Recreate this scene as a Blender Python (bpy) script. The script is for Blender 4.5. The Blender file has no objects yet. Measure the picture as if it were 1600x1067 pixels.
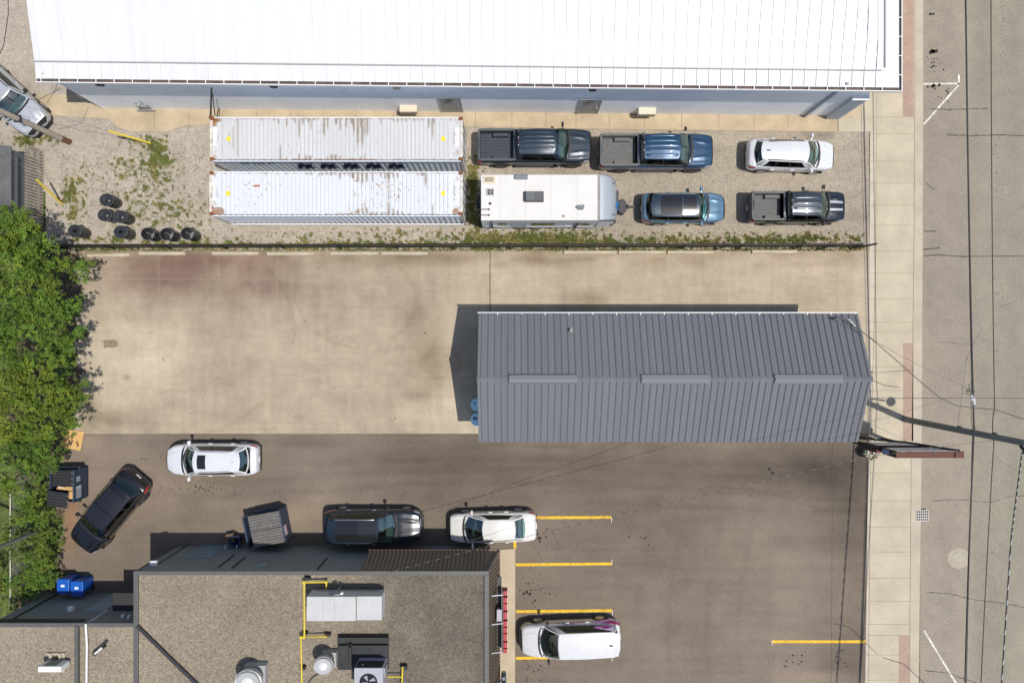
import bpy, bmesh, math, random
import numpy as np
from mathutils import Vector, Matrix
R = math.radians
rnd = random.Random(7)
sc = bpy.context.scene
COL = sc.collection

# ------------------------------------------------------------------ camera, sky, sun, exposure
CAMH = 36.8; FPX = 1066.7            # camera height (m) and focal length in photo pixels
cam_d = bpy.data.cameras.new('camera'); cam_d.sensor_width = 36; cam_d.lens = 24.0
cam_d.clip_start = 0.5; cam_d.clip_end = 2000
cam = bpy.data.objects.new('camera', cam_d); COL.objects.link(cam)
cam.location = (0, 0, CAMH); cam.rotation_euler = (0, 0, 0)
sc.camera = cam
SUN_DIR = Vector((0.913 * math.cos(R(69.5)), -0.407 * math.cos(R(69.5)), math.sin(R(69.5)))).normalized()
w = bpy.data.worlds.new('World'); sc.world = w; w.use_nodes = True
nt = w.node_tree; bg = nt.nodes['Background']
sky = nt.nodes.new('ShaderNodeTexSky'); sky.sky_type = 'NISHITA'; sky.sun_disc = False
sky.sun_elevation = R(69.5); sky.sun_rotation = R(114); sky.air_density = 1.0; sky.dust_density = 1.2; sky.ozone_density = 1.0
nt.links.new(sky.outputs[0], bg.inputs[0]); bg.inputs[1].default_value = 0.115
sd = bpy.data.lights.new('sun', 'SUN'); sd.energy = 4.1; sd.angle = R(0.5); sd.color = (1.0, 0.955, 0.89)
so = bpy.data.objects.new('sun', sd); COL.objects.link(so); so.location = (20, -9, 60)
so.rotation_euler = (-SUN_DIR).to_track_quat('-Z', 'Y').to_euler()
sc.view_settings.view_transform = 'Standard'; sc.view_settings.look = 'None'
sc.view_settings.exposure = 0.0; sc.view_settings.gamma = 1.0

def P(px, py, z=0.0):
    """point of the place seen at photo pixel (px, py) when it stands z metres above the lot"""
    k = (CAMH - z) / FPX
    return Vector(((px - 800) * k, (533.5 - py) * k, z))

# ------------------------------------------------------------------ materials
MATS = {}
def mat(name, col, rough=.6, metal=0., coat=0., var=0., vs=1.5, fine=0., fs=25., bump=0., bs=40., attr=False,
        spec=.5, cell=0., cs=14., emit=None, squash=None, transl=0.):
    if name in MATS: return MATS[name]
    m = bpy.data.materials.new(name); m.use_nodes = True; MATS[name] = m
    t = m.node_tree; N = t.nodes; Lk = t.links
    b = N['Principled BSDF']
    b.inputs['Roughness'].default_value = rough; b.inputs['Metallic'].default_value = metal
    b.inputs['Specular IOR Level'].default_value = spec
    if coat: b.inputs['Coat Weight'].default_value = coat; b.inputs['Coat Roughness'].default_value = .04
    tc = N.new('ShaderNodeTexCoord'); co = tc.outputs['Object']
    if squash:
        mp = N.new('ShaderNodeMapping'); mp.inputs['Scale'].default_value = squash
        Lk.new(co, mp.inputs['Vector']); co = mp.outputs[0]
    if attr:
        a = N.new('ShaderNodeVertexColor'); a.layer_name = 'Col'; c = a.outputs['Color']
    else:
        a = N.new('ShaderNodeRGB'); a.outputs[0].default_value = (*col, 1); c = a.outputs[0]
    def scaled(c, fac_out, lo, hi, a0=.3, a1=.7):
        mr = N.new('ShaderNodeMapRange'); mr.inputs['From Min'].default_value = a0; mr.inputs['From Max'].default_value = a1
        mr.inputs['To Min'].default_value = lo; mr.inputs['To Max'].default_value = hi; mr.clamp = True
        Lk.new(fac_out, mr.inputs['Value'])
        v = N.new('ShaderNodeVectorMath'); v.operation = 'SCALE'
        Lk.new(c, v.inputs[0]); Lk.new(mr.outputs[0], v.inputs['Scale']); return v.outputs[0]
    def nz(scale, det=4):
        n = N.new('ShaderNodeTexNoise'); n.inputs['Scale'].default_value = scale; n.inputs['Detail'].default_value = det
        n.inputs['Roughness'].default_value = .6
        Lk.new(co, n.inputs['Vector']); return n.outputs['Fac']
    if var: c = scaled(c, nz(vs), 1 - var, 1 + var)
    if fine: c = scaled(c, nz(fs, 2), 1 - fine, 1 + fine)
    if cell:
        vo = N.new('ShaderNodeTexVoronoi'); vo.inputs['Scale'].default_value = cs; Lk.new(co, vo.inputs['Vector'])
        sp = N.new('ShaderNodeSeparateColor'); Lk.new(vo.outputs['Color'], sp.inputs[0])
        c = scaled(c, sp.outputs[0], 1 - cell, 1 + cell, 0, 1)
    Lk.new(c, b.inputs['Base Color'])
    if bump:
        bn = N.new('ShaderNodeBump'); bn.inputs['Strength'].default_value = bump; bn.inputs['Distance'].default_value = .02
        Lk.new(nz(bs, 3), bn.inputs['Height']); Lk.new(bn.outputs[0], b.inputs['Normal'])
    if transl:
        tr = N.new('ShaderNodeBsdfTranslucent'); Lk.new(c, tr.inputs[0])
        mx = N.new('ShaderNodeMixShader'); mx.inputs[0].default_value = transl
        Lk.new(b.outputs[0], mx.inputs[1]); Lk.new(tr.outputs[0], mx.inputs[2])
        Lk.new(mx.outputs[0], N['Material Output'].inputs[0])
    return m

def glass(name, tint, refl=.10):
    if name in MATS: return MATS[name]
    m = bpy.data.materials.new(name); m.use_nodes = True; MATS[name] = m
    t = m.node_tree; N = t.nodes; Lk = t.links
    N.remove(N['Principled BSDF'])
    tr = N.new('ShaderNodeBsdfTransparent'); tr.inputs[0].default_value = (*tint, 1)
    gl = N.new('ShaderNodeBsdfGlossy'); gl.inputs['Roughness'].default_value = .03; gl.inputs[0].default_value = (.9, 1, .97, 1)
    lw = N.new('ShaderNodeFresnel'); lw.inputs[0].default_value = 1.5
    ad = N.new('ShaderNodeMath'); ad.operation = 'ADD'; ad.inputs[1].default_value = refl; ad.use_clamp = True
    Lk.new(lw.outputs[0], ad.inputs[0])
    mx = N.new('ShaderNodeMixShader'); Lk.new(ad.outputs[0], mx.inputs[0])
    Lk.new(tr.outputs[0], mx.inputs[1]); Lk.new(gl.outputs[0], mx.inputs[2])
    Lk.new(mx.outputs[0], N['Material Output'].inputs[0]); return m

def mesh_screen(name, col, scale, open_=.45):
    """woven wire: a material of diagonal strands with holes between them"""
    if name in MATS: return MATS[name]
    m = bpy.data.materials.new(name); m.use_nodes = True; MATS[name] = m
    t = m.node_tree; N = t.nodes; Lk = t.links
    b = N['Principled BSDF']; b.inputs['Base Color'].default_value = (*col, 1); b.inputs['Roughness'].default_value = .5
    tc = N.new('ShaderNodeTexCoord'); mp = N.new('ShaderNodeMapping'); mp.inputs['Scale'].default_value = (scale,) * 3
    Lk.new(tc.outputs['Object'], mp.inputs[0])
    sx = N.new('ShaderNodeSeparateXYZ'); Lk.new(mp.outputs[0], sx.inputs[0])
    ax = N.new('ShaderNodeMath'); ax.operation = 'ADD'; Lk.new(sx.outputs[0], ax.inputs[0]); Lk.new(sx.outputs[1], ax.inputs[1])
    outs = []
    for op in ('ADD', 'SUBTRACT'):
        q = N.new('ShaderNodeMath'); q.operation = op; Lk.new(ax.outputs[0], q.inputs[0]); Lk.new(sx.outputs[2], q.inputs[1])
        f = N.new('ShaderNodeMath'); f.operation = 'FRACT'; Lk.new(q.outputs[0], f.inputs[0])
        l = N.new('ShaderNodeMath'); l.operation = 'LESS_THAN'; l.inputs[1].default_value = 1 - math.sqrt(open_); Lk.new(f.outputs[0], l.inputs[0])
        outs.append(l)
    mxm = N.new('ShaderNodeMath'); mxm.operation = 'MAXIMUM'; Lk.new(outs[0].outputs[0], mxm.inputs[0]); Lk.new(outs[1].outputs[0], mxm.inputs[1])
    tr = N.new('ShaderNodeBsdfTransparent'); mx = N.new('ShaderNodeMixShader')
    Lk.new(mxm.outputs[0], mx.inputs[0]); Lk.new(tr.outputs[0], mx.inputs[1]); Lk.new(b.outputs[0], mx.inputs[2])
    Lk.new(mx.outputs[0], N['Material Output'].inputs[0]); return m

# ------------------------------------------------------------------ object helpers
def tag(o, label=None, cat=None, group=None, kind=None):
    if label: o['label'] = label
    if cat: o['category'] = cat
    if group: o['group'] = group
    if kind: o['kind'] = kind
    return o

def thing(name, label, cat, loc=(0, 0, 0), rotz=0., group=None):
    o = bpy.data.objects.new(name, None); o.empty_display_size = .3; COL.objects.link(o)
    o.location = loc; o.rotation_euler = (0, 0, rotz)
    return tag(o, label, cat, group)

class MB:
    def __init__(s): s.v = []; s.f = []; s.c = None
    def add(s, vs, fs):
        n = len(s.v); s.v += [tuple(p) for p in vs]; s.f += [tuple(i + n for i in f) for f in fs]; return s
    def box(s, x0, x1, y0, y1, z0, z1, rz=0., taper=0.):
        cx, cy = (x0 + x1) / 2, (y0 + y1) / 2
        vs = []
        for z, t in ((z0, 0), (z1, taper)):
            for x, y in ((x0 + t, y0 + t), (x1 - t, y0 + t), (x1 - t, y1 - t), (x0 + t, y1 - t)):
                if rz:
                    dx, dy = x - cx, y - cy; x = cx + dx * math.cos(rz) - dy * math.sin(rz); y = cy + dx * math.sin(rz) + dy * math.cos(rz)
                vs.append((x, y, z))
        return s.add(vs, [(3, 2, 1, 0), (4, 5, 6, 7), (0, 1, 5, 4), (1, 2, 6, 5), (2, 3, 7, 6), (3, 0, 4, 7)])
    def prism(s, pts, z0, z1):
        n = len(pts); vs = [(p[0], p[1], z0) for p in pts] + [(p[0], p[1], z1) for p in pts]
        return s.add(vs, [tuple(range(n))[::-1], tuple(range(n, 2 * n))] + [(i, (i + 1) % n, n + (i + 1) % n, n + i) for i in range(n)])
    def hexa(s, q0, q1):
        """solid between two quads"""
        return s.add(list(q0) + list(q1), [(3, 2, 1, 0), (4, 5, 6, 7), (0, 1, 5, 4), (1, 2, 6, 5), (2, 3, 7, 6), (3, 0, 4, 7)])
    def bar(s, a, b, wd, ht, up=(0, 0, 1)):
        a = Vector(a); b = Vector(b); d = (b - a).normalized(); u = Vector(up)
        r = d.cross(u)
        if r.length < 1e-4: r = d.cross(Vector((1, 0, 0)))
        r.normalize(); u = r.cross(d).normalized(); r *= wd / 2; u *= ht / 2
        return s.hexa([a - r - u, a + r - u, a + r + u, a - r + u], [b - r - u, b + r - u, b + r + u, b - r + u])
    def tube(s, pts, r, n=8, caps=True):
        pts = [Vector(p) for p in pts]; rs = r if isinstance(r, (list, tuple)) else [r] * len(pts)
        base = len(s.v); ref = None
        for i, p in enumerate(pts):
            d = (pts[min(i + 1, len(pts) - 1)] - pts[max(i - 1, 0)]).normalized()
            if ref is None:
                ref = d.cross(Vector((0, 0, 1)))
                if ref.length < .05: ref = d.cross(Vector((1, 0, 0)))
            a = (ref - d * ref.dot(d)).normalized(); ref = a; b = d.cross(a)
            for k in range(n):
                t = 2 * math.pi * k / n; q = p + (a * math.cos(t) + b * math.sin(t)) * rs[i]; s.v.append(tuple(q))
        for i in range(len(pts) - 1):
            for k in range(n):
                s.f.append((base + i * n + k, base + i * n + (k + 1) % n, base + (i + 1) * n + (k + 1) % n, base + (i + 1) * n + k))
        if caps:
            s.f.append(tuple(base + k for k in range(n))[::-1]); e = base + (len(pts) - 1) * n; s.f.append(tuple(e + k for k in range(n)))
        return s
    def lathe(s, prof, c=(0, 0, 0), n=24, axis='z', sy=1.):
        base = len(s.v)
        for r, h in prof:
            for k in range(n):
                t = 2 * math.pi * k / n; x, y = r * math.cos(t), r * math.sin(t)
                if axis == 'z': q = (c[0] + x, c[1] + y * sy, c[2] + h)
                elif axis == 'y': q = (c[0] + x, c[1] + h, c[2] + y)
                else: q = (c[0] + h, c[1] + x, c[2] + y)
                s.v.append(q)
        m = len(prof)
        for i in range(m - 1):
            for k in range(n):
                s.f.append((base + i * n + k, base + i * n + (k + 1) % n, base + (i + 1) * n + (k + 1) % n, base + (i + 1) * n + k))
        if prof[0][0] > 1e-4: s.f.append(tuple(base + k for k in range(n))[::-1])
        if prof[-1][0] > 1e-4: s.f.append(tuple(base + (m - 1) * n + k for k in range(n)))
        return s
    def grid(s, fn, us, vs):
        base = len(s.v); nu, nv = len(us), len(vs)
        for u in us:
            for v in vs: s.v.append(tuple(fn(u, v)))
        for i in range(nu - 1):
            for j in range(nv - 1):
                s.f.append((base + i * nv + j, base + (i + 1) * nv + j, base + (i + 1) * nv + j + 1, base + i * nv + j + 1))
        return s
    def build(s, name, m, parent=None, smooth=False, bevel=0., world=False, ang=35, recalc=True, cols=None, flat=False):
        me = bpy.data.meshes.new(name)
        vs = s.v
        if world and parent is not None:
            lx, ly, lz = parent.location; vs = [(x - lx, y - ly, z - lz) for x, y, z in vs]
        me.from_pydata(vs, [], s.f)
        if cols is not None:
            a = me.color_attributes.new('Col', 'FLOAT_COLOR', 'POINT')
            arr = np.ones((len(vs), 4), dtype=np.float32); arr[:, :3] = cols; a.data.foreach_set('color', arr.ravel())
        if recalc or bevel:
            bm = bmesh.new(); bm.from_mesh(me)
            bmesh.ops.remove_doubles(bm, verts=bm.verts, dist=1e-5)
            bmesh.ops.recalc_face_normals(bm, faces=bm.faces)
            bm.to_mesh(me); bm.free()
        for q in (m if isinstance(m, (list, tuple)) else [m]): me.materials.append(q)
        if smooth:
            me.shade_smooth()
            me.set_sharp_from_angle(angle=R(ang))
        me.update()
        o = bpy.data.objects.new(name, me); COL.objects.link(o)
        if parent is not None: o.parent = parent
        if bevel:
            bv = o.modifiers.new('bevel', 'BEVEL'); bv.width = bevel; bv.segments = 2; bv.limit_method = 'ANGLE'
        return o

def copy_tree(o, parent=None):
    c = o.copy(); COL.objects.link(c)
    if parent is not None: c.parent = parent
    for ch in list(o.children): copy_tree(ch, c)
    return c

def text_mesh(name, txt, size, m, parent, loc, rot, ext=.002, shear=0., bold=0.):
    cu = bpy.data.curves.new('t', 'FONT'); cu.body = txt; cu.size = size; cu.extrude = ext; cu.align_x = 'CENTER'; cu.align_y = 'CENTER'
    cu.shear = shear; cu.offset = bold
    to = bpy.data.objects.new('t', cu); COL.objects.link(to)
    me = bpy.data.meshes.new_from_object(to); bpy.data.objects.remove(to); me.name = name
    me.materials.clear(); me.materials.append(m)
    o = bpy.data.objects.new(name, me); COL.objects.link(o)
    if parent is not None: o.parent = parent
    o.location = loc; o.rotation_euler = rot
    return o

# numpy value noise for stains, wear and weeds (photo-pixel coordinates)
def vnoise(x, y, sc_, seed):
    rs = np.random.RandomState(seed); T = rs.rand(64, 64)
    x = x / sc_; y = y / sc_; xi = np.floor(x).astype(int); yi = np.floor(y).astype(int); fx = x - xi; fy = y - yi
    fx = fx * fx * (3 - 2 * fx); fy = fy * fy * (3 - 2 * fy)
    g = lambda a, b: T[a % 64, b % 64]
    return (g(xi, yi) * (1 - fx) + g(xi + 1, yi) * fx) * (1 - fy) + (g(xi, yi + 1) * (1 - fx) + g(xi + 1, yi + 1) * fx) * fy
def fbm(x, y, sc_, seed, o=4):
    t = 0; a = 1; s = 0
    for i in range(o): t = t + a * vnoise(x, y, sc_ / 2 ** i, seed + i); s += a; a *= .55
    return t / s
def boost(n, k=2.0): return np.clip(.5 + (n - .5) * k, 0, 1)
def gauss(x, y, cx, cy, rx, ry): return np.exp(-((x - cx) / rx) ** 2 - ((y - cy) / ry) ** 2)
def sstep(a, b, v): t = np.clip((v - a) / (b - a), 0, 1); return t * t * (3 - 2 * t)

def sheet(name, x0, y0, x1, y1, z, step, colf, m, mask=None, zf=None):
    nx = max(2, int((x1 - x0) / step) + 1); ny = max(2, int((y1 - y0) / step) + 1)
    X, Y = np.meshgrid(np.linspace(x0, x1, nx), np.linspace(y0, y1, ny), indexing='ij')
    k = (CAMH - z) / FPX
    Z = np.full_like(X, z) if zf is None else z + zf(X, Y)
    V = np.stack([(X - 800) * k, (533.5 - Y) * k, Z], -1).reshape(-1, 3)
    i = np.arange(nx * ny).reshape(nx, ny)
    Fc = np.stack([i[:-1, :-1], i[:-1, 1:], i[1:, 1:], i[1:, :-1]], -1).reshape(-1, 4)
    if mask is not None:
        keep = mask((X[:-1, :-1] + X[1:, 1:]) / 2, (Y[:-1, :-1] + Y[1:, 1:]) / 2).reshape(-1); Fc = Fc[keep]
    me = bpy.data.meshes.new(name); me.from_pydata(V.tolist(), [], Fc.tolist())
    c = np.ones((nx * ny, 4), dtype=np.float32); c[:, :3] = colf(X, Y).reshape(-1, 3)
    a = me.color_attributes.new('Col', 'FLOAT_COLOR', 'POINT'); a.data.foreach_set('color', c.ravel())
    me.materials.append(m); me.update()
    o = bpy.data.objects.new(name, me); COL.objects.link(o); return tag(o, kind='structure')

def strips(lines, wd, z, name, m, kind='structure', closed=False):
    """thin flat bands along pixel polylines on the ground"""
    b = MB()
    for ln in lines:
        ww = wd
        if isinstance(ln, tuple): ln, ww = ln
        pts = [P(x, y, z) for x, y in ln]
        for i in range(len(pts) - 1):
            d = (pts[i + 1] - pts[i]).normalized(); r = Vector((-d.y, d.x, 0)) * ww / 2 * (1 if len(pts) < 8 else rnd.uniform(.55, 1.25))
            b.add([pts[i] - r, pts[i + 1] - r, pts[i + 1] + r, pts[i] + r], [(0, 1, 2, 3)])
    return tag(b.build(name, m, recalc=False), kind=kind)
def slab(name, pxpts, z, m, z0=None):
    pts = [P(x, y, z) for x, y in pxpts]; b = MB()
    if z0 is None: b.add(pts, [tuple(range(len(pts)))[::-1]])
    else: b.prism(pts, z0, z)
    return tag(b.build(name, m, recalc=z0 is not None), kind='structure')
# ================================================================== THE GROUND
def col3(base, mul): return np.array(base)[None, None, :] * mul[..., None]
M_ground = mat('ground_soil', (.16, .13, .09), .95, var=.3, vs=.4, fine=.3, fs=9, bump=.5, bs=12)
b = MB()
b.add([(-150, -150, -.02), (22.02, -150, -.02), (22.02, 150, -.02), (-150, 150, -.02), (22.02, -150, -.15), (150, -150, -.15), (150, 150, -.15), (22.02, 150, -.15)],
      [(0, 1, 2, 3), (1, 4, 7, 2), (4, 5, 6, 7)])
tag(b.build('ground', M_ground, recalc=False), kind='structure')

# gravel yard with weeds
WEED = [(225, 222, 30, 9, 1), (250, 245, 22, 22, 1.1), (238, 265, 14, 10, .8), (188, 255, 18, 7, .6), (184, 275, 14, 7, .6), (112, 305, 18, 28, 1.1), (115, 340, 14, 10, .7),
        (50, 220, 40, 10, 1.1), (738, 300, 10, 45, 1.3), (745, 345, 16, 14, 1.1), (140, 376, 50, 5, .8), (300, 380, 60, 4, .55), (850, 370, 120, 12, .6), (560, 370, 200, 12, .34), (1080, 372, 240, 9, .34),
        (760, 372, 60, 8, .8), (640, 362, 70, 6, .3), (1260, 374, 80, 9, .9), (1150, 378, 120, 7, .6), (640, 381, 200, 5, .75), (930, 381, 160, 5, .8), (850, 368, 60, 12, .5), (430, 382, 120, 4, .6), (740, 270, 14, 14, .7), (130, 270, 16, 14, .3), (225, 300, 60, 40, .34), (265, 335, 70, 36, .36), (200, 376, 120, 8, .4), (1000, 376, 100, 5, .5), (90, 360, 20, 20, .2)]
def weed(X, Y):
    d = 0
    for cx, cy, rx, ry, s in WEED: d = d + s * gauss(X, Y, cx, cy, rx, ry)
    d = d + .75 * sstep(383, 389, Y)
    n = fbm(X, Y, 14, 31, 3)
    n = .72 * boost(fbm(X, Y, 4.5, 131, 2), 1.3) + .28 * n
    return sstep(0, .14, d * .40 + n - .73) * sstep(.04, .2, d)
def c_gravel(X, Y):
    n = fbm(X, Y, 90, 3); f = fbm(X, Y, 7, 8, 3)
    m = .84 + .26 * n + .30 * (f - .5)
    tk = 0
    for y0 in (236, 262, 308, 342): tk = tk + np.exp(-((Y - y0 - 4 * np.sin(X / 120)) / 7) ** 2) * sstep(720, 780, X)
    m = m * (1 - .10 * np.clip(tk * (.3 + fbm(X, Y, 50, 35, 3)), 0, 1))
    c = col3((.365, .32, .262), m)
    warm = sstep(700, 1000, X)[..., None]
    c = c * (1 - warm) + warm * c * np.array([.92, .90, .86])
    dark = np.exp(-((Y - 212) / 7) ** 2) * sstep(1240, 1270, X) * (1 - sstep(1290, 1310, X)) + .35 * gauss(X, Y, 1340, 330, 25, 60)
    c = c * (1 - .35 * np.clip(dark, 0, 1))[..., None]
    w_ = weed(X, Y)[..., None]; g = np.array([.10, .125, .03])[None, None] * (.6 + .9 * fbm(X, Y, 6, 77, 2))[..., None]
    yb = np.array([.25, .21, .08])[None, None] * (.7 + .6 * f)[..., None]
    g = np.where((fbm(X, Y, 20, 51, 2) > .56)[..., None], yb, g)
    return c * (1 - w_) + g * w_
M_gravel = mat('crushed_gravel', (.4, .35, .3), .95, attr=True, fine=.10, fs=9, cell=.25, cs=27, bump=.3, bs=34, spec=.2)
sheet('gravel_yard', -120, -120, 1358, 393, -.008, 2.6, c_gravel, M_gravel)

# concrete pad
def c_pad(X, Y):
    n = boost(fbm(X, Y, 150, 12, 5), 1.9); f = boost(fbm(X, Y, 26, 19, 4), 1.7); st = vnoise(X / 9, Y, 5, 44)
    m = .85 + .26 * n + .22 * (f - .5) + .10 * (st - .5) + .10 * (vnoise(X, Y / 7, 6, 45) - .5)
    c = col3((.365, .305, .222), m)
    def stain(mask, colr, s):
        nonlocal c
        k = np.clip(mask * s, 0, 1)[..., None]; c = c * (1 - k) + c * np.array(colr) * k
    br = .5 + fbm(X, Y, 40, 71, 4)
    stain((gauss(X, Y, 320, 408, 130, 22) + .8 * gauss(X, Y, 250, 440, 90, 26) + .6 * gauss(X, Y, 400, 450, 70, 22)) * br, (.58, .44, .47), .98)
    stain((gauss(X, Y, 450, 450, 70, 30) + gauss(X, Y, 340, 500, 70, 40) * .5 + gauss(X, Y, 370, 600, 80, 50) * .4) * br, (.70, .68, .70), .5)
    stain((gauss(X, Y, 650, 500, 24, 30) + gauss(X, Y, 640, 570, 40, 50) * .6 + gauss(X, Y, 648, 618, 24, 12)) * br, (.60, .57, .56), .65)
    stain((gauss(X, Y, 675, 560, 30, 60)) * br, (.66, .61, .50), .5)
    stain((gauss(X, Y, 860, 408, 40, 8) + gauss(X, Y, 650, 400, 80, 12) + gauss(X, Y, 925, 468, 30, 12)) * br, (.6, .56, .5), .7)
    stain((gauss(X, Y, 180, 655, 50, 14) + gauss(X, Y, 140, 640, 14, 40)) * br, (.6, .58, .54), .8)
    stain(sstep(1210, 1262, X) * .6 * (1 - sstep(1330, 1350, X)) * vnoise(X / 6, Y, 4, 5), (.8, .78, .72), .7)
    stain((1 - sstep(399, 430, Y)) * br * vnoise(X / 3, Y, 9, 15), (.62, .56, .5), .75)
    stain(gauss(X, Y, 195, 535, 30, 10) * 0 + gauss(X, Y, 198, 590, 5, 4), (.5, .48, .45), .8)
    for cx, cy, rr, wd in ((688, 566, 30, 5), (684, 568, 21, 4), (560, 470, 90, 4), (250, 520, 210, 4)):
        d = np.sqrt(((X - cx) / 1.0) ** 2 + ((Y - cy) * 1.25) ** 2) - rr
        stain(np.exp(-(d / wd) ** 2) * (fbm(X, Y, 50, int(rr)) > .47), (.80, .78, .74), .55)
    lt = gauss(X, Y, 240, 560, 60, 60) * .25 + gauss(X, Y, 1260, 420, 40, 14) * .3 + gauss(X, Y, 700, 640, 60, 30) * .2
    c = c * (1 + lt * br)[..., None]
    return c
M_pad = mat('worn_concrete', (.5, .44, .33), .9, attr=True, fine=.10, fs=14, var=.06, vs=3, bump=.15, bs=30, spec=.25)
sheet('concrete_pad', 96, 391, 1359, 681, .004, 2.6, c_pad, M_pad)

# asphalt lot
def c_asph(X, Y):
    n = boost(fbm(X, Y, 170, 23, 5), 2.2); f = boost(fbm(X, Y, 34, 29, 4), 1.8); st = vnoise(X / 12, Y, 6, 61)
    m = .84 + .26 * n + .16 * (f - .5) + .12 * (st - .5)
    c = col3((.172, .138, .107), m)
    tk = 0
    for y0, x0, x1, wv in ((742, 240, 1330, 10), (764, 200, 1330, 12), (722, 420, 1330, 6), (792, 880, 1340, 8)): tk = tk + np.exp(-((Y - y0 - wv * np.sin(X / 170)) / 6) ** 2) * sstep(x0, x0 + 60, X) * sstep(x1, x1 - 60, X)
    for x0, y0 in ((1010, 800), (1060, 800), (1120, 760), (1170, 760)): tk = tk + .8 * np.exp(-((X - x0 - 16 * np.sin(Y / 90)) / 6) ** 2) * sstep(y0, y0 + 60, Y)
    tk = np.clip(tk * (fbm(X, Y, 60, 33, 3) + .1), 0, 1)[..., None]; c = c * (1 - .15 * tk)
    br = .45 + fbm(X, Y, 45, 81, 4)
    k = np.clip((gauss(X, Y, 1240, 735, 130, 36) * .9 + gauss(X, Y, 1330, 780, 60, 70) * .5 + gauss(X, Y, 880, 750, 170, 60) * .35 + gauss(X, Y, 480, 690, 40, 14) * .5 + gauss(X, Y, 460, 820, 60, 30) * 0 + gauss(X, Y, 690, 720, 140, 30) * .3 + gauss(X, Y, 1320, 1030, 60, 40) * .4) * br, 0, 1)[..., None]
    c = c * (1 - k) + c * np.array([.44, .45, .47]) * k
    k = np.clip((gauss(X, Y, 470, 805, 60, 26) * .9 + gauss(X, Y, 200, 770, 110, 60) * .35 + gauss(X, Y, 1090, 890, 160, 90) * .25 + gauss(X, Y, 1280, 1060, 60, 10) * .8 + gauss(X, Y, 140, 690, 20, 14) * .9) * br, 0, 1)[..., None]
    c = c * (1 - k) + c * np.array([1.45, 1.42, 1.35]) * k
    k = np.clip(gauss(X, Y, 110, 800, 14, 60) * br * 1.2, 0, 1)[..., None]; c = c * (1 - k) + c * np.array([1.3, 1.0, .75]) * k
    edge = (sstep(1200, 1215, X) * sstep(858, 862, Y))[..., None]; c = c * (1 + .10 * edge)
    return c
M_asph = mat('worn_asphalt', (.2, .17, .14), .92, attr=True, fine=.10, fs=20, cell=.12, cs=26, bump=.2, bs=40, spec=.25)
def asph_mask(X, Y): return (Y > 600) & (X > 92 + 5 * vnoise(X * 0, Y, 20, 6)) & (X < 1358 - (Y - 690) / 377 * 6)
sheet('asphalt_lot', 88, 677.5, 1358, 1130, .010, 2.6, c_asph, M_asph, asph_mask)

# the strip of soil and leaf litter under the trees, and the neighbour's lawn
def c_soil(X, Y):
    n = fbm(X, Y, 30, 90, 4); c = col3((.10, .075, .045), .5 + n)
    g = sstep(.45, .6, fbm(X, Y, 40, 93, 3) + .25 * sstep(40, 10, X))[..., None]
    return c * (1 - g) + np.array([.075, .10, .022]) * (.6 + .9 * fbm(X, Y, 8, 95, 3))[..., None] * g
M_soil = mat('leaf_litter', (.1, .08, .05), .95, attr=True, fine=.4, fs=9, cell=.3, cs=12, bump=.6, bs=18)
def soil_mask(X, Y): return X < 106 + 18 * sstep(690, 660, Y) - 12 * sstep(690, 720, Y) + 46 * (fbm(X, Y, 20, 14, 4) - .5)
sheet('soil_bed', -220, 300, 140, 1000, .016, 3, c_soil, M_soil, lambda X, Y: soil_mask(X, Y) & ((Y > 395) | (X < 72)))

# walkway beside the white building
M_walk = mat('tan_concrete', (.44, .352, .235), .9, var=.16, vs=.8, fine=.08, fs=18, spec=.25)
slab('walkway', [(60, 148), (1345, 148), (1345, 184), (1309, 184), (1309, 206), (880, 201), (740, 198), (330, 195), (290, 196), (262, 206), (205, 206), (184, 199), (170, 186), (60, 180)], .03, M_walk, -.02)

# street side: edging, pavement, brick strips, kerb, gutter, road
M_side = mat('pale_concrete', (.455, .395, .295), .9, var=.12, vs=.7, fine=.07, fs=20, spec=.25)
def band(name, xs_top, ys, z, m, z0):
    pts = [(x, y) for x, y in zip(xs_top[0], ys)] + [(x, y) for x, y in zip(xs_top[1], ys)][::-1]
    return slab(name, pts, z, m, z0)
YS = [-140, 133, 400, 700, 1067, 1220]
E0 = [1361, 1360, 1358.5, 1357, 1352, 1349]; E1 = [1371, 1370, 1368.5, 1361, 1357, 1354]
S1 = [1430, 1430, 1428.5, 1424.5, 1421.5, 1420]; K1 = [1442.5, 1442.5, 1441.5, 1440, 1435.5, 1434]
band('pavement_edging', (E0, [x - .5 for x in E1]), YS, .016, mat('edging_concrete', (.48, .42, .33), .9, var=.1, fine=.06), -.02)
slab('forecourt', [(1309, 139), (1371, 139), (1371, 206), (1309, 206)], .022, M_side, -.02)
band('pavement', (E1, S1), YS, .02, M_side, -.02)
band('kerb', (S1, K1), YS, .026, mat('kerb_concrete', (.43, .37, .285), .9, var=.14, vs=.6, fine=.08), -.14)
M_brick = mat('brick_pavers', (.36, .25, .19), .9, var=.10, vs=1.2, fine=.14, fs=16, squash=(1, 1, 1))
b = MB()
for x0, x1, y0, y1 in ((1411, 1427.5, -120, 183), (1411.5, 1427, 536, 689), (1405, 1421, 993, 1140)):
    p = [P(x0, y0, .026), P(x1, y0, .026), P(x1 - (1 if y1 > 900 else 0), y1, .026), P(x0 - (1 if y1 > 900 else 0), y1, .026)]
    b.add(p, [(0, 1, 2, 3)])
tag(b.build('brick_strip', M_brick, recalc=False), kind='structure')
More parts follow.
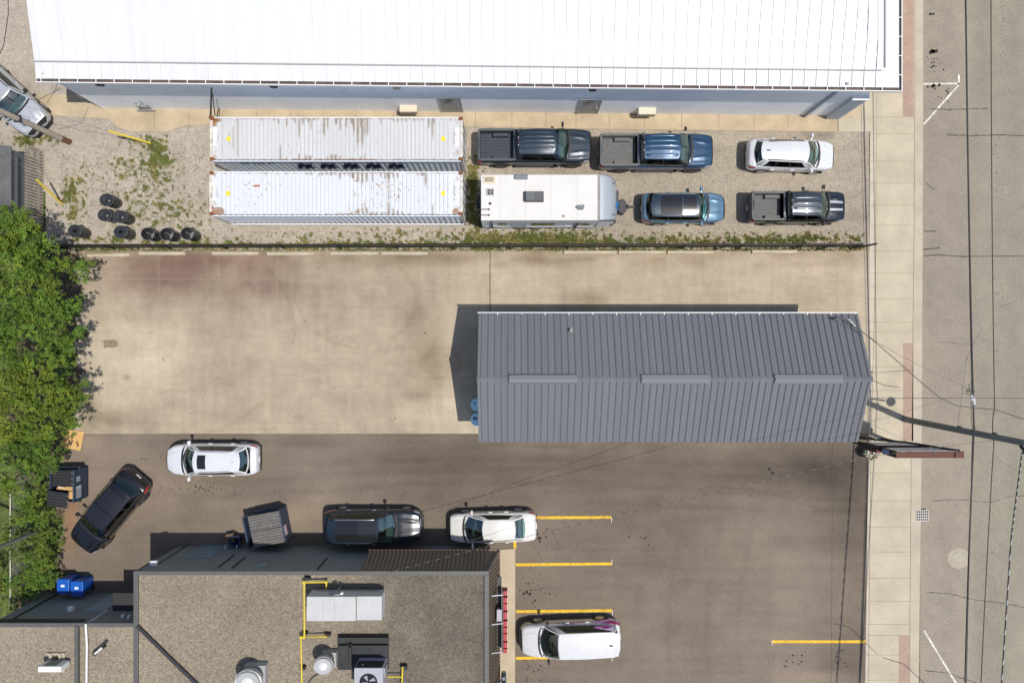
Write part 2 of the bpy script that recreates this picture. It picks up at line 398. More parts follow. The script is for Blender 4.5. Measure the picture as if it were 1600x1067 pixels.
def c_road(X, Y):
    n = fbm(X, Y, 150, 41, 4); f = fbm(X, Y, 14, 47, 3); lane = vnoise(X, Y / 14, 26, 49)
    m = .84 + .22 * n + .2 * (f - .5) + .14 * (lane - .5)
    c = col3((.285, .247, .195), m)
    g = sstep(1500, 1530, X)[..., None]; c = c * (1 - g) + c * np.array([.93, .97, .95]) * g
    p = (gauss(X, Y, 1475, 720, 40, 200) + gauss(X, Y, 1475, 260, 36, 90) * .5)[..., None] * .4
    c = c * (1 - p) + c * np.array([1.0, .96, .95]) * p
    return c
M_road = mat('street_asphalt', (.33, .29, .24), .92, attr=True, fine=.10, fs=16, cell=.13, cs=24, spec=.25)
sheet('road', 1436, -140, 1810, 1220, -.12, 5, c_road, M_road, lambda X, Y: X > 1430)

# joints, cracks, markings
M_joint = mat('joint_dirt', (.17, .145, .11), .95, var=.3, vs=3)
J = []
for x in (248, 341, 433, 525, 616, 709, 885, 930, 1022, 1115, 1207, 1309): J.append([(x, 393), (x, 489 if x > 740 else 676)])
for y in (436, 501, 588): J.append([(130, y), (705, y)])
J.append([(766, 440), (1355, 440)])
strips(J, .014, .0075, 'pad_joints', mat('faint_joint', (.33, .28, .20), .95))
strips([([(766, 391), (765.5, 440), (766, 489)], .05)], .04, .009, 'weedy_joint', mat('weed_joint', (.10, .10, .04), .95, var=.5, vs=4))
J = []
for x in (241, 295, 348, 401, 454, 505, 556, 615, 650, 743, 800, 853, 900, 952, 1007, 1065, 1123, 1178, 1231): J.append([(x, 172), (x, 200)])
J += [([(1309.5, 183), (1309.5, 205)], .06)]
strips(J, .022, .0335, 'walkway_joints', M_joint)
def xat(A, y): return float(np.interp(y, YS, A))
J = []
for y in (-60, -20, 22, 60, 100, 145, 183, 209, 252, 286, 320, 352, 392, 427, 467, 503, 519, 573, 610, 640, 739, 783, 823, 862, 903, 939, 975, 992, 1023, 1062, 1100):
    J.append([(xat(E1, y) - 8, y), (xat(S1, y), y)])
for A, d in ((E1, 0), (S1, -.5)): J.append([(xat(A, y) + d, y) for y in range(-120, 1200, 60)])
strips(J, .02, .0285, 'pavement_joints', mat('pavement_joint', (.30, .25, .17), .95, var=.3, vs=2))
def wig(pts, n=14, a=1.2, seed=1):
    r = random.Random(seed); out = []
    for i in range(len(pts) - 1):
        for k in range(n): t = k / n; out.append((pts[i][0] + (pts[i + 1][0] - pts[i][0]) * t + r.uniform(-a, a) * .4, pts[i][1] + (pts[i + 1][1] - pts[i][1]) * t + r.uniform(-a, a)))
    return out + [pts[-1]]
K = [(wig([(1455, 170.5), (1480, 171.5), (1543, 170)], 8, .5, 1), .07), (wig([(1480, 211), (1520, 212.5), (1560, 211), (1640, 213)], 8, .5, 2), .08), (wig([(1444, 400), (1460, 398.5), (1515, 401), (1640, 399.5)], 9, .6, 3), .09),
     (wig([(1447, 287), (1461, 297)], 5, .6, 4), .05), (wig([(1444, 361.5), (1463, 361)], 5, .5, 5), .08), (wig([(1443, 390), (1468, 387)], 6, .5, 6), .1),
     (wig([(1455, 783), (1490, 780), (1550, 785), (1570, 777), (1640, 770)], 8, .8, 7), .045), (wig([(1448, 925), (1482, 927), (1530, 938), (1560, 940), (1640, 958)], 8, .7, 8), .06),
     (wig([(1446, 1047), (1480, 1051), (1530, 1068), (1580, 1080)], 7, .6, 9), .07), (wig([(1496, 670), (1510, 560), (1530, 520)], 9, 1, 10), .02),
     (wig([(1556, 482), (1590, 470)], 6, .6, 14), .025), (wig([(1465, 534), (1520, 538)], 6, .6, 15), .02)]
strips([(a, w_ * .72) for a, w_ in K], .05, -.115, 'road_cracks', mat('crack_tar', (.075, .068, .058), .8, var=.4, vs=4))
K2 = [(wig([(1200, 744), (1290, 732), (1350, 720)], 14, 1.4, 21), .035), (wig([(1100, 760), (1180, 765), (1300, 800)], 10, 1.2, 23), .02), ([(1301, 690), (1299, 1067)], .02), (wig([(765, 694), (900, 700)], 10, 1, 26), .02)]
strips(K2, .03, .0145, 'lot_cracks', mat('lot_crack', (.07, .06, .05), .9, var=.4, vs=4))
M_white = mat('worn_white_paint', (.60, .56, .48), .8, var=.35, vs=3, fine=.25, fs=12)
strips([([(1443, 131.5), (1499, 131)], .09), ([(1498.5, 117), (1498, 133)], .09), ([(1499, 132), (1443, 195)], .09), ([(1444, 985), (1497, 1072)], .10)], .1, -.115, 'road_markings', M_white)
M_yel = mat('yellow_line_paint', (.66, .40, .015), .75, var=.22, vs=2.5, fine=.34, fs=18)
YL = [(838, 808.5, 955.5, 808), (806, 882, 956, 880.5), (806, 955, 956.5, 953.5), (806, 1028, 956, 1025), (1207, 1002, 1352.5, 1002)]
for x0, y0, x1, y1 in YL: strips([([(x0, y0), (x1, y1)], .15)], .15, .0155, 'parking_line', M_yel)
strips([([(804.5, 843), (804.5, 857)], .15)], .15, .0155, 'parking_line', M_yel)
strips([[(x, y - 3), (x, y + 5)] for x, y in ((955.6, 811), (956.2, 877), (957, 957), (956.4, 1028), (1206.5, 1003))], .03, .0165, 'layout_marks', mat('chalk_paint', (.6, .58, .52), .9))
# walkway in front of the brown shop
slab('shop_walkway', [(700, 863), (805, 857), (804.5, 1140), (700, 1140)], .09, mat('shop_walk_concrete', (.44, .36, .25), .9, var=.12, vs=.8, fine=.07), 0)
# oil drips and spots
b = MB(); rs = random.Random(5)
def splat(px, py, r, z):
    c = P(px, py, z); n = 9; b.add([(c.x + r * rs.uniform(.6, 1.1) * math.cos(6.283 * k / n), c.y + r * rs.uniform(.5, .95) * math.sin(6.283 * k / n), z) for k in range(n)], [tuple(range(n))])
for cx, cy, sx, sy, n, r in ((838, 838, 6, 5, 5, .16), (858, 833, 6, 5, 4, .07), (852, 850, 22, 8, 14, .05), (840, 915, 20, 16, 26, .05), (838, 925, 12, 10, 12, .07), (825, 924, 5, 4, 4, .12), (320, 763, 12, 4, 26, .05), (260, 762, 60, 3, 40, .035), (350, 764, 40, 4, 30, .04),
                            (238, 716, 12, 2, 5, .06), (1000, 840, 20, 3, 8, .06), (540, 752, 90, 14, 50, .035), (800, 775, 120, 18, 30, .04), (1240, 1030, 8, 8, 10, .07), (1315, 1025, 6, 8, 12, .08), (1000, 880, 120, 70, 40, .03), (1150, 900, 150, 80, 30, .025), (840, 1050, 20, 14, 20, .06), (1210, 735, 12, 6, 5, .09)):
    for i in range(n): splat(rs.gauss(cx, sx), rs.gauss(cy, sy), r * rs.uniform(.4, 1.1), .0135)
for cx, cy, sx, sy, n, r in ((1459, 80, 6, 2, 8, .14), (1460, 100, 7, 10, 22, .06), (1463, 135, 9, 3, 7, .12), (1481, 144, 3, 3, 4, .08), (1475, 156, 8, 3, 4, .06), (1457, 22, 3, 1, 3, .08), (1565, 60, 3, 40, 50, .03), (1560, 330, 4, 120, 60, .03), (1470, 600, 20, 300, 40, .025), (1552, 880, 4, 120, 50, .03)):
    for i in range(n): splat(rs.gauss(cx, sx), rs.gauss(cy, sy), r * rs.uniform(.4, 1.1), -.1125)
for i in range(30): splat(rs.uniform(140, 720), rs.uniform(410, 670), rs.uniform(.015, .05), .0105)
tag(b.build('oil_spots', mat('oil_stain', (.045, .038, .032), .95, spec=.1), recalc=False), kind='stuff')
# damp patch on the pad
slab('damp_patch', [(160, 532), (166, 531), (172, 531.5), (177, 530), (182, 532), (185, 536), (184, 540), (180, 543), (172, 543), (166, 543), (161, 545), (163, 538)], .0105, mat('damp_concrete', (.22, .17, .115), .6, var=.2, vs=4))
# weeds and grass growing through the gravel
r2 = np.random.RandomState(3); vs = []; fs = []; cs = []
def blades(N, fx, fy, acc, hmax=.12, z=0):
    n = 0
    while n < N:
        X = fx(400); Y = fy(400); k = acc(X, Y) > r2.rand(400)
        for x, y in zip(X[k], Y[k]):
            p = P(x, y, z); a = r2.rand() * 6.283; L = r2.uniform(.4, 1) * hmax; wv = r2.uniform(.012, .03); d = (math.cos(a), math.sin(a)); i0 = len(vs); lean = r2.uniform(.3, 1.1) * L
            vs.extend([(p.x - d[1] * wv, p.y + d[0] * wv, z), (p.x + d[1] * wv, p.y - d[0] * wv, z), (p.x + d[0] * lean, p.y + d[1] * lean, z + L)])
            fs.append((i0, i0 + 1, i0 + 2)); g = r2.uniform(.6, 1.4)
            c = (.14 * g, .16 * g, .035 * g) if r2.rand() < .62 else (.24 * g, .20 * g, .08 * g)
            cs.extend([c] * 3); n += 1
blades(15000, lambda n: r2.uniform(20, 1350, n), lambda n: r2.uniform(205, 391, n), lambda X, Y: weed(X, Y))
blades(3000, lambda n: r2.uniform(90, 330, n), lambda n: r2.uniform(225, 384, n), lambda X, Y: (fbm(X, Y, 9, 5, 2) > .55) * (.25 + .75 * np.clip(gauss(X, Y, 250, 320, 80, 60), 0, 1)), .09)
blades(3600, lambda n: r2.uniform(330, 1345, n), lambda n: 388 - np.abs(r2.normal(0, 13, n)), lambda X, Y: (fbm(X, Y, 8, 6, 2) > .47) * (.4 + .6 * fbm(X, Y, 60, 9, 2)), .09)
blades(2500, lambda n: r2.uniform(95, 1340, n), lambda n: r2.uniform(389, 392.5, n), lambda X, Y: (fbm(X, Y, 40, 15, 2)) * 1, .13)
b = MB(); b.v = vs; b.f = fs
tag(b.build('weeds', mat('weed_blades', (.1, .12, .03), .8, attr=True, transl=.25), recalc=False, cols=np.array(cs)), kind='stuff')
# ================================================================== VEHICLES
M_tyre = mat('tyre_rubber', (.018, .018, .018), .85)
M_rim = mat('alloy_rim', (.55, .55, .56), .35, metal=.8)
M_rimd = mat('dark_rim', (.05, .05, .052), .4, metal=.6)
M_blk = mat('black_trim', (.018, .018, .019), .55, var=.15, vs=5)
M_gloss = mat('gloss_black', (.012, .012, .014), .2, coat=1)
M_chrome = mat('chrome_trim', (.75, .75, .76), .15, metal=1)
M_red = mat('red_lamp', (.35, .012, .012), .25, coat=1)
M_lamp = mat('headlamp_lens', (.45, .47, .5), .12, coat=1, spec=.8)
M_int = mat('cabin_trim', (.11, .115, .115), .85)
M_seatd = mat('dark_seat', (.045, .045, .047), .8); M_seatl = mat('grey_seat', (.20, .195, .185), .8)
M_plate = mat('licence_plate_white', (.7, .7, .72), .5)
GL = glass('tinted_glass', (.52, .74, .68), .16); GLD = glass('dark_glass', (.07, .08, .08), .05)
def paint(name, col, metal=.0, rough=.32): return mat(name, col, rough, metal=metal, coat=.8, var=.03, vs=2.2, fine=.02, fs=60)
PLAN = [(0, .66), (.03, .77), (.09, .86), (.2, .93), (.45, .98), (.9, 1.0)]          # half width against distance from either end
PLANF = [(0, .42), (.025, .57), (.07, .69), (.15, .80), (.28, .885), (.55, .955), (1.0, 1.0)]

def vehicle(name, label, cat, px, py, ang, S, zc=.7, group='vehicles parked on the lots'):
    c = P(px, py, zc); e = thing(name, label, cat, (c.x, c.y, .005), R(ang), group)
    L, W, H = S['L'], S['W'], S['H']; hL = L / 2; hW = W / 2; pick = S.get('pickup')
    body = S['paint']; zbm = S.get('zb', .27)
    dk = sorted([(-hL + d, z) for d, z in S['tail']] + [(hL - d, z) for d, z in S['hood']])
    dx = [q[0] for q in dk]; dz = [q[1] for q in dk]
    pr = S.get('planr', PLAN); pf = S.get('planf', PLANF)
    def hw(x):
        a = np.interp(x + hL, [q[0] for q in pr], [q[1] for q in pr]); b_ = np.interp(hL - x, [q[0] for q in pf], [q[1] for q in pf])
        return float(min(a, b_)) * hW
    def zd(x): return float(np.interp(x, dx, dz))
    def zb(x): return zbm + .16 * max(0, 1 - (x + hL) / .35) + .10 * max(0, 1 - (hL - x) / .35)
    crown = S.get('crown', .045)
    fl = S.get('flare', .0)
    def cross(x):
        h = hw(x); a, t = zb(x), zd(x); d = t - a
        arch = max(math.exp(-((x - S['ax'][0]) / .42) ** 4), math.exp(-((x - S['ax'][1]) / .42) ** 4)) * fl
        return [(0, a), (.86 * h, a), (.97 * h + arch, a + .10 * d), (1.0 * h + arch, a + .40 * d), (1.0 * h + arch * .7, a + .62 * d), (.975 * h, a + .82 * d), (.925 * h, t - .035), (.84 * h, t), (.45 * h, t + crown * .8), (0, t + crown)]
    def B(x, t, s=1):
        q = cross(x); i = min(int(t), 8); f = t - i
        return Vector((x, s * (q[i][0] * (1 - f) + q[i + 1][0] * f), q[i][1] * (1 - f) + q[i + 1][1] * f))
    def Bn(x, t, s, off):
        p = B(x, t, s); a = B(x + .02, t, s) - B(x - .02, t, s); t0 = min(max(t, .05), 8.95); b_ = B(x, t0 + .05, s) - B(x, t0 - .05, s)
        n = a.cross(b_)
        if n.length < 1e-9: n = Vector((0, 0, 1))
        n.normalize()
        if n.y * s + n.z * .5 < 0 and abs(n.y) + abs(n.z) > .1: n = -n
        return p + n * off
    def decal(nm, xf, t0, t1, sides, m, off=.007, nx=6, nt_=6, parent=e, zmod=None, smooth=True):
        b = MB()
        for s in sides:
            def fn(u, v):
                t = t0 + (t1 - t0) * v; xa, xb = xf(t) if callable(xf) else xf
                p = Bn(xa + (xb - xa) * u, t, s, off)
                if zmod: p.z += zmod(u, t)
                return p
            b.grid(fn, np.linspace(0, 1, nx), np.linspace(0, 1, nt_))
        return b.build(nm, m, parent, smooth=smooth, ang=50)
    # --- body shell
    xs = sorted(set(np.round(np.concatenate([np.linspace(-hL, hL, 46), -hL + np.array([.03, .08, .14, .22]), hL - np.array([.02, .05, .09, .14, .2, .26]), np.array(dx)]), 4)))
    b = MB(); n = 18; base = []
    for x in xs:
        q = cross(x); base.append(len(b.v))
        b.v += [(x, y, z) for y, z in q] + [(x, -y, z) for y, z in q[8:0:-1]]
    cabr, cabf = S['cab']                      # interior opening
    bed = S.get('bed')
    for i in range(len(xs) - 1):
        xm = (xs[i] + xs[i + 1]) / 2
        for k in range(n):
            k2 = (k + 1) % n; top = k in (7, 8, 9, 10); top6 = k in (7, 8, 9, 10)
            if cabr < xm < cabf and top: continue
            if bed and bed[0] < xm < bed[1] and top6: continue
            b.f.append((base[i] + k, base[i] + k2, base[i + 1] + k2, base[i + 1] + k))
    b.f.append(tuple(base[0] + k for k in range(n))); b.f.append(tuple(base[-1] + k for k in range(n))[::-1])
    b.build('body', body, e, smooth=True, ang=38)
    # --- cabin
    xc0, bc, yb, xf0, bf, wt = S['xc'], S['bc'], S['yb'] * hW, S['xf'], S['bf'], S['wt'] * hW
    xr0, br, xrb, brb = S['xr'], S['br'], S['xrb'], S['brb']; wtr = S.get('wtr', S['wt'] * .97) * hW; ybr = S.get('ybr', S['yb'] * .96) * hW
    rz = S['roofz']                             # (front z, mid z, rear z)
    zcw = zd(xc0 - bc) - .015; zrb = S.get('zrb', zd(xrb + brb) - .01)
    def rzf(x): return float(np.interp(x, [xr0, (xr0 * .4 + xf0 * .6), xf0], [rz[2], rz[1], rz[0]])) + .02 * 0
    def wtf(s): return wt + (wtr - wt) * s + .02 * math.sin(math.pi * s)
    def ybf(s): return yb + (ybr - yb) * s + .025 * math.sin(math.pi * s)
    cr = S.get('rcrown', .05)
    def roofp(u, s):
        xa = xf0 - bf * u * u; xb = xr0 + br * u * u; x = xa + (xb - xa) * s
        return Vector((x, u * wtf(s), rzf(x) - cr * u * u - .012 * abs(u) ** 8))
    def wind(u, v):
        p0 = Vector((xc0 - bc * u * u, u * ybf(0), zcw + .02 * (1 - u * u))); p1 = roofp(u, 0)
        return p0.lerp(p1, v) + Vector((.035, 0, .03)) * math.sin(math.pi * v)
    def rear(u, v):
        p0 = Vector((xrb + brb * u * u, u * ybf(1), zrb + .02 * (1 - u * u))); p1 = roofp(u, 1)
        return p0.lerp(p1, v) + Vector((-.03, 0, .02)) * math.sin(math.pi * v)
    def side(sg):
        def fn(s, v):
            xa, xb = xc0 - bc, xrb + brb; x0 = xa + (xb - xa) * s
            zz = zcw + (zrb - zcw) * s
            zz = zz if pick else max(zz, min(zd(x0) - .015, zz + .05))
            p0 = Vector((x0, sg * ybf(s), zz)); p1 = roofp(sg, s)
            return p0.lerp(p1, v) + Vector((0, sg * .03, .0)) * math.sin(math.pi * v)
        return fn
    fr = MB(); sub = lambda a, b_, n_: np.linspace(a, b_, n_)
    def patch(fn, us, vs, wins, gm, nm, trim=False):
        for i in range(len(us) - 1):
            for j in range(len(vs) - 1):
                U = sub(us[i], us[i + 1], max(2, int(abs(us[i + 1] - us[i]) * 8) + 2)); V = sub(vs[j], vs[j + 1], 5 if vs[j + 1] - vs[j] > .3 else 2)
                if (i, j) in wins:
                    g = MB().grid(fn, U, V); g.build(nm, wins[(i, j)] if isinstance(wins, dict) else gm, e, smooth=True, ang=60)
                elif trim and j == 1 and 0 < i < len(us) - 2: MB().grid(fn, U, V).build('window_trim', M_blk, e, smooth=True, ang=60)
                else: fr.grid(fn, U, V)
    patch(wind, [-1, -.93, .93, 1], [0, .07, .95, 1], {(1, 1): GL}, GL, 'windshield')
    if S.get('rearglass', True): patch(rear, [-1, -.86, .86, 1], [0, .12, .92, 1], {(1, 1): S.get('rgl', GL)}, GL, 'rear_window')
    sw = S['sidew']                             # list of (s0, s1) windows
    br_s = sorted(set([0.] + [q for w_ in sw for q in w_] + [1.]))
    for sg in (1, -1):
        wins = {}
        for w_ in sw: wins[(br_s.index(w_[0]), 1)] = S.get('sgl', GLD)
        patch(side(sg), br_s, [0, .06, .93, 1], wins, GLD, 'side_window', True)
    fr.build('pillars', S.get('pillar', body), e, smooth=True, ang=40)
    nr = S.get('ribs', 0)
    rb = MB(); us = np.linspace(-1, 1, 61 if nr else 17)
    def roofs(u, s):
        p = roofp(u, s)
        if nr and abs(u) < .86 and .06 < s < .93: p.z += .012 * (1 if math.sin(u * math.pi * nr) > .25 else 0)
        return p
    rb.grid(roofs, us, [0, .05, .07, .2, .35, .5, .65, .8, .92, .94, 1]); rb.build('roof', S.get('roofpaint', body), e, smooth=True, ang=55)
    for pz in S.get('panes', []):               # dark glass panels in the roof
        q = MB().grid(lambda u, s: roofp(u, s) + Vector((0, 0, .009)), np.linspace(-pz[0], pz[0], 7), np.linspace(pz[1], pz[2], 5)); q.build('sunroof', M_gloss, e, smooth=True)
    if S.get('rails'):
        for sg in (1, -1):
            q = MB().tube([roofp(sg * .93, s) + Vector((0, 0, .05 if .1 < s < .9 else .005)) for s in np.linspace(.06, .94, 9)], .022, 6); q.build('roof_rail', S['rails'], e, smooth=True)
    if S.get('fin'):
        p = roofp(0, .9); MB().hexa([(p.x - .1, -.03, p.z), (p.x + .1, -.03, p.z), (p.x + .1, .03, p.z), (p.x - .1, .03, p.z)], [(p.x - .1, -.008, p.z + .08), (p.x - .03, -.008, p.z + .08), (p.x - .03, .008, p.z + .08), (p.x - .1, .008, p.z + .08)]).build('antenna', S['fin'], e)
    # --- interior
    xi0, xi1 = cabr + .05, xc0 - .05
    q = MB(); hwi = hW * .84
    q.add([(xi0, -hwi, .42), (xi1, -hwi, .42), (xi1, hwi, .42), (xi0, hwi, .42), (xi0, -hwi, zcw - .03), (xi1, -hwi, zcw - .03), (xi1, hwi, zcw - .03), (xi0, hwi, zcw - .03)], [(0, 1, 2, 3), (0, 1, 5, 4), (3, 2, 6, 7), (0, 3, 7, 4), (1, 2, 6, 5)])
    q.box(xi1 - .5, xi1, -hwi, hwi, zcw - .3, zcw - .05); q.build('cabin_floor', M_int, e)
    sm = S.get('seat', M_seatd)
    for yy in (.24, -.24):
        xs0 = xc0 - bc - .75
        q = MB().box(xs0 - .5, xs0, yy * W - .24, yy * W + .24, .5, .78).box(xs0 - .72, xs0 - .5, yy * W - .23, yy * W + .23, .6, H - .42, taper=.02).box(xs0 - .7, xs0 - .6, yy * W - .12, yy * W + .12, H - .4, H - .22)
        q.build('seat', sm, e, bevel=.04)
    xb = xrb + .95 if not pick else cabr + .75
    MB().box(xb - .5, xb, -.62, .62, .5, .76).box(xb - .7, xb - .5, -.62, .62, .6, H - .45).build('seat', sm, e, bevel=.04)
    q = MB().lathe([(.17, 0), (.19, .015), (.17, .03), (.16, .015), (.17, 0)], (0, 0, 0), 16); o = q.build('steering_wheel', M_blk, e); o.location = (xc0 - bc - .42, .25 * W, zcw - .06); o.rotation_euler = (0, R(-60), 0)
    # --- panels
    hoodx = lambda t: (xc0 + .05 - bc * (.95 * (9 - t) / 3.0) ** 2, hL - .16 - .20 * ((9 - t) / 3) ** 2)
    def crease(u, t):
        k = (9 - t)
        return .022 * math.exp(-((k - 1.15 + .3 * u) / .16) ** 2) * math.sin(math.pi * min(1, u * 1.0)) + .012 * math.exp(-((k - 2.0 + .2 * u) / .2) ** 2)
    decal('hood', hoodx, 6.35, 9, (1, -1), body, .012, 10, 22, zmod=crease)
    decal('cowl', lambda t: (xc0 - .02 - bc * (.95 * (9 - t) / 3) ** 2, xc0 + .085 - bc * (.95 * (9 - t) / 3) ** 2), 6.6, 9, (1, -1), M_blk, .016, 3, 12)
    for s in (1, -1):
        q = MB(); pts = [wind(s * .15 + .0, .03) + Vector((.03, 0, .03)), wind(s * .15 - .62, .12) + Vector((.02, 0, .02))]
        q.bar(pts[0], pts[1], .02, .02).build('wiper', M_blk, e)
    for s in (1, -1):
        decal('headlight', lambda t: (hL - .52 + .10 * (t - 4.5), hL - .17), 4.3, 5.9, (s,), S.get('hl', M_lamp), .01, 6, 5)
        if not pick: decal('tail_light', lambda t: (-hL + .05, -hL + .42 - .16 * abs(t - 5.2)), 4.3, 5.9, (s,), M_red, .010, 5, 5)
        else: decal('tail_light', (-hL + .015, -hL + .16), 4.2, 6.2, (s,), M_red, .010, 3, 5)
        # doors
        for i, (d0, d1) in enumerate(S['doors']):
            d = decal('door', (d0 + .012, d1 - .012), 2.15, 6.3, (s,), body, .006, 5, 8)
            p = Bn(d0 + .17, 4.75, s, .02); MB().box(p.x - .10, p.x + .10, p.y - .025, p.y + .025, p.z - .02, p.z + .02).build('door_handle', S.get('handle', body), d, bevel=.008)
        decal('sill_trim', (S['ax'][0] + .45, S['ax'][1] - .45), 1.2, 2.1, (s,), M_blk, .006, 4, 4)
        # mirrors
        mx = xc0 - bc - S.get('mdx', .12); mz = zd(mx) + .10; my = s * (hW * S['yb'])
        m_ = MB().box(mx - .12, mx + .02, my + (.08 if s > 0 else -.30), my + (.30 if s > 0 else -.08), mz - .02, mz + .17, taper=.015)
        m_.bar((mx - .05, my - s * .02, mz + .0), (mx - .05, my + s * .12, mz + .03), .07, .04)
        m_.build('mirror', S.get('mirror', body), e, bevel=.03)
    decal('grille', lambda t: (hL - .13, hL - .012), 5.2, 9, (1, -1), S.get('grille', M_blk), .008, 4, 8)
    MB().box(hL - .06, hL + .012, -hW * .62, hW * .62, zb(hL) - .02, zb(hL) + .12).build('front_bumper', S.get('bump', M_blk), e, bevel=.03)
    MB().box(-hL - .035, -hL + .08, -hW * .72, hW * .72, zb(-hL) - .02, zb(-hL) + .17).build('rear_bumper', S.get('bump', M_blk), e, bevel=.03)
    MB().box(-hL - .045 if pick else -hL - .02, -hL + .02, -.15, .15, .62 if not pick else .55, .74 if not pick else .67).build('licence_plate', M_plate, e)
    if not pick and S.get('lid'): decal('trunk_lid', lambda t: (-hL + .10, xrb - .05), 6.6, 9, (1, -1), body, .011, 6, 8)
    if not pick and not S.get('lid'):
        decal('tailgate', lambda t: (-hL + .03, -hL + .2), 6.2, 9, (1, -1), body, .008, 4, 8)
        q = MB().grid(lambda u, s_: roofp(u, 1) + Vector((-.16 * s_, 0, -.02 * s_ + .012)), np.linspace(-.92, .92, 9), [0, .5, 1]); q.build('spoiler', S.get('spoil', S.get('roofpaint', body)), e, smooth=True)
    # --- wheels
    wr = S.get('wr', .36)
    for ax in S['ax']:
        for s in (1, -1):
            yo = s * (hw(ax) + fl + S.get('track', .0)); wdt = .24
            arc = MB(); N_ = 14
            for k in range(N_):
                a0, a1 = math.pi * (k / N_ * 1.12 - .06), math.pi * ((k + 1) / N_ * 1.12 - .06)
                r0, r1 = wr + .02, wr + .085; ya = yo + s * .006
                arc.hexa([(ax + r0 * math.cos(a0), ya, wr + r0 * math.sin(a0)), (ax + r1 * math.cos(a0), ya, wr + r1 * math.sin(a0)), (ax + r1 * math.cos(a1), ya, wr + r1 * math.sin(a1)), (ax + r0 * math.cos(a1), ya, wr + r0 * math.sin(a1))],
                         [(ax + r0 * math.cos(a0), ya - s * .06, wr + r0 * math.sin(a0)), (ax + r1 * math.cos(a0), ya - s * .06, wr + r1 * math.sin(a0)), (ax + r1 * math.cos(a1), ya - s * .06, wr + r1 * math.sin(a1)), (ax + r0 * math.cos(a1), ya - s * .06, wr + r0 * math.sin(a1))])
            arc.build('wheel_arch', S.get('archm', M_blk), e)
            o = MB().lathe([(wr * .62, -wdt / 2), (wr * .9, -wdt / 2), (wr, -wdt / 2 + .04), (wr, wdt / 2 - .04), (wr * .93, wdt / 2 - .005), (wr * .64, wdt / 2), (wr * .62, wdt / 2 - .05), (.02, wdt / 2 - .06)], (0, 0, 0), 24, 'y').build('wheel', M_tyre, e, smooth=True)
            o.location = (ax, yo - s * (wdt / 2 - .012), wr); o.scale = (1, s, 1)
            q = MB()
            for k in range(S.get('spokes', 5)):
                a = 6.283 * k / S.get('spokes', 5) + .3; d = (math.cos(a), math.sin(a)); t = (-d[1], d[0])
                q.hexa([(d[0] * .03 + t[0] * .05, wdt / 2 - .05, d[1] * .03 + t[1] * .05), (d[0] * wr * .64 + t[0] * .06, wdt / 2 - .05, d[1] * wr * .64 + t[1] * .06), (d[0] * wr * .64 - t[0] * .06, wdt / 2 - .05, d[1] * wr * .64 - t[1] * .06), (d[0] * .03 - t[0] * .05, wdt / 2 - .05, d[1] * .03 - t[1] * .05)],
                       [(d[0] * .03 + t[0] * .04, wdt / 2 - .012, d[1] * .03 + t[1] * .04), (d[0] * wr * .64 + t[0] * .045, wdt / 2 - .006, d[1] * wr * .64 + t[1] * .045), (d[0] * wr * .64 - t[0] * .045, wdt / 2 - .006, d[1] * wr * .64 - t[1] * .045), (d[0] * .03 - t[0] * .04, wdt / 2 - .012, d[1] * .03 - t[1] * .04)])
            q.lathe([(wr * .58, wdt / 2 - .03), (wr * .66, wdt / 2 + .002), (wr * .60, wdt / 2 + .002), (wr * .56, wdt / 2 - .02)], (0, 0, 0), 24, 'y'); q.lathe([(.0, wdt / 2 - .008), (.07, wdt / 2 - .008), (.075, wdt / 2 - .04)], (0, 0, 0), 12, 'y')
            q.build('rim', S.get('rim', M_rim), o)
    # --- pickup bed
    if pick:
        b0, b1 = bed; zr_ = zd(b0 + .3); zf_ = S.get('bedz', .74); hb = hW * .80; lin = S['liner']
        q = MB(); nn = S.get('bedribs', 11)
        ys = np.linspace(-hb, hb, nn * 4 + 1)
        q.grid(lambda x, i: (x, ys[int(i)], zf_ + (.025 if int(i) % 4 in (1, 2) else 0)), [b0, (b0 + b1) / 2, b1], range(len(ys)))
        for s in (1, -1):
            q.grid(lambda x, t: (x, s * (hb + (hW * .835 - hb) * t), zf_ + (zr_ + .012 - zf_) * t), np.linspace(b0, b1, 5), [0, .7, 1])
            q.box(S['ax'][0] - .42, S['ax'][0] + .42, min(s * (hb - .22), s * hb), max(s * (hb - .22), s * hb), zf_, zf_ + .22, taper=.03)
        q.grid(lambda y, t: (b1 + .0, y, zf_ + (zr_ - zf_) * t), [-hb - .02, 0, hb + .02], [0, 1]); q.grid(lambda y, t: (b0 + .03, y, zf_ + (zr_ - zf_) * t), [-hb - .02, 0, hb + .02], [0, 1])
        q.build('cargo_bed', lin, e, recalc=False)
        for s in (1, -1):
            q = MB().box(b0 - .02, b1 + .05, min(s * hW * .80, s * hW * .945), max(s * hW * .80, s * hW * .945), zr_ - .02, zr_ + .035); q.build('bed_rail', S.get('railm', lin), e, bevel=.02)
        MB().box(-hL - .01, b0 + .03, -hW * .86, hW * .86, zf_ - .1, zr_ + .03, taper=.01).build('tailgate', S.get('gatem', S.get('railm', lin)), e, bevel=.025)
        q = MB().box(b1 + .0, b1 + .09, -hW * .93, hW * .93, .6, zr_ + .03); q.build('bed_bulkhead', M_blk, e)
        p = roofp(0, 1); MB().box(p.x - .022, p.x + .05, -.14, .14, p.z - .075, p.z - .03).build('brake_light', mat('dim_red_lamp', (.16, .01, .012), .3), e)
        [MB().box(p.x - .024, p.x + .02, min(s * .15, s * .23), max(s * .15, s * .23), p.z - .073, p.z - .03).build('cargo_lamp', M_plate, e) for s in (1, -1)]
        for s in (1, -1):
            ys_ = s * (hW + .05); MB().box(S['ax'][0] + .75, S['ax'][1] - .62, min(ys_, ys_ - s * .16), max(ys_, ys_ - s * .16), .34, .41).build('running_board', M_blk, e, bevel=.02)
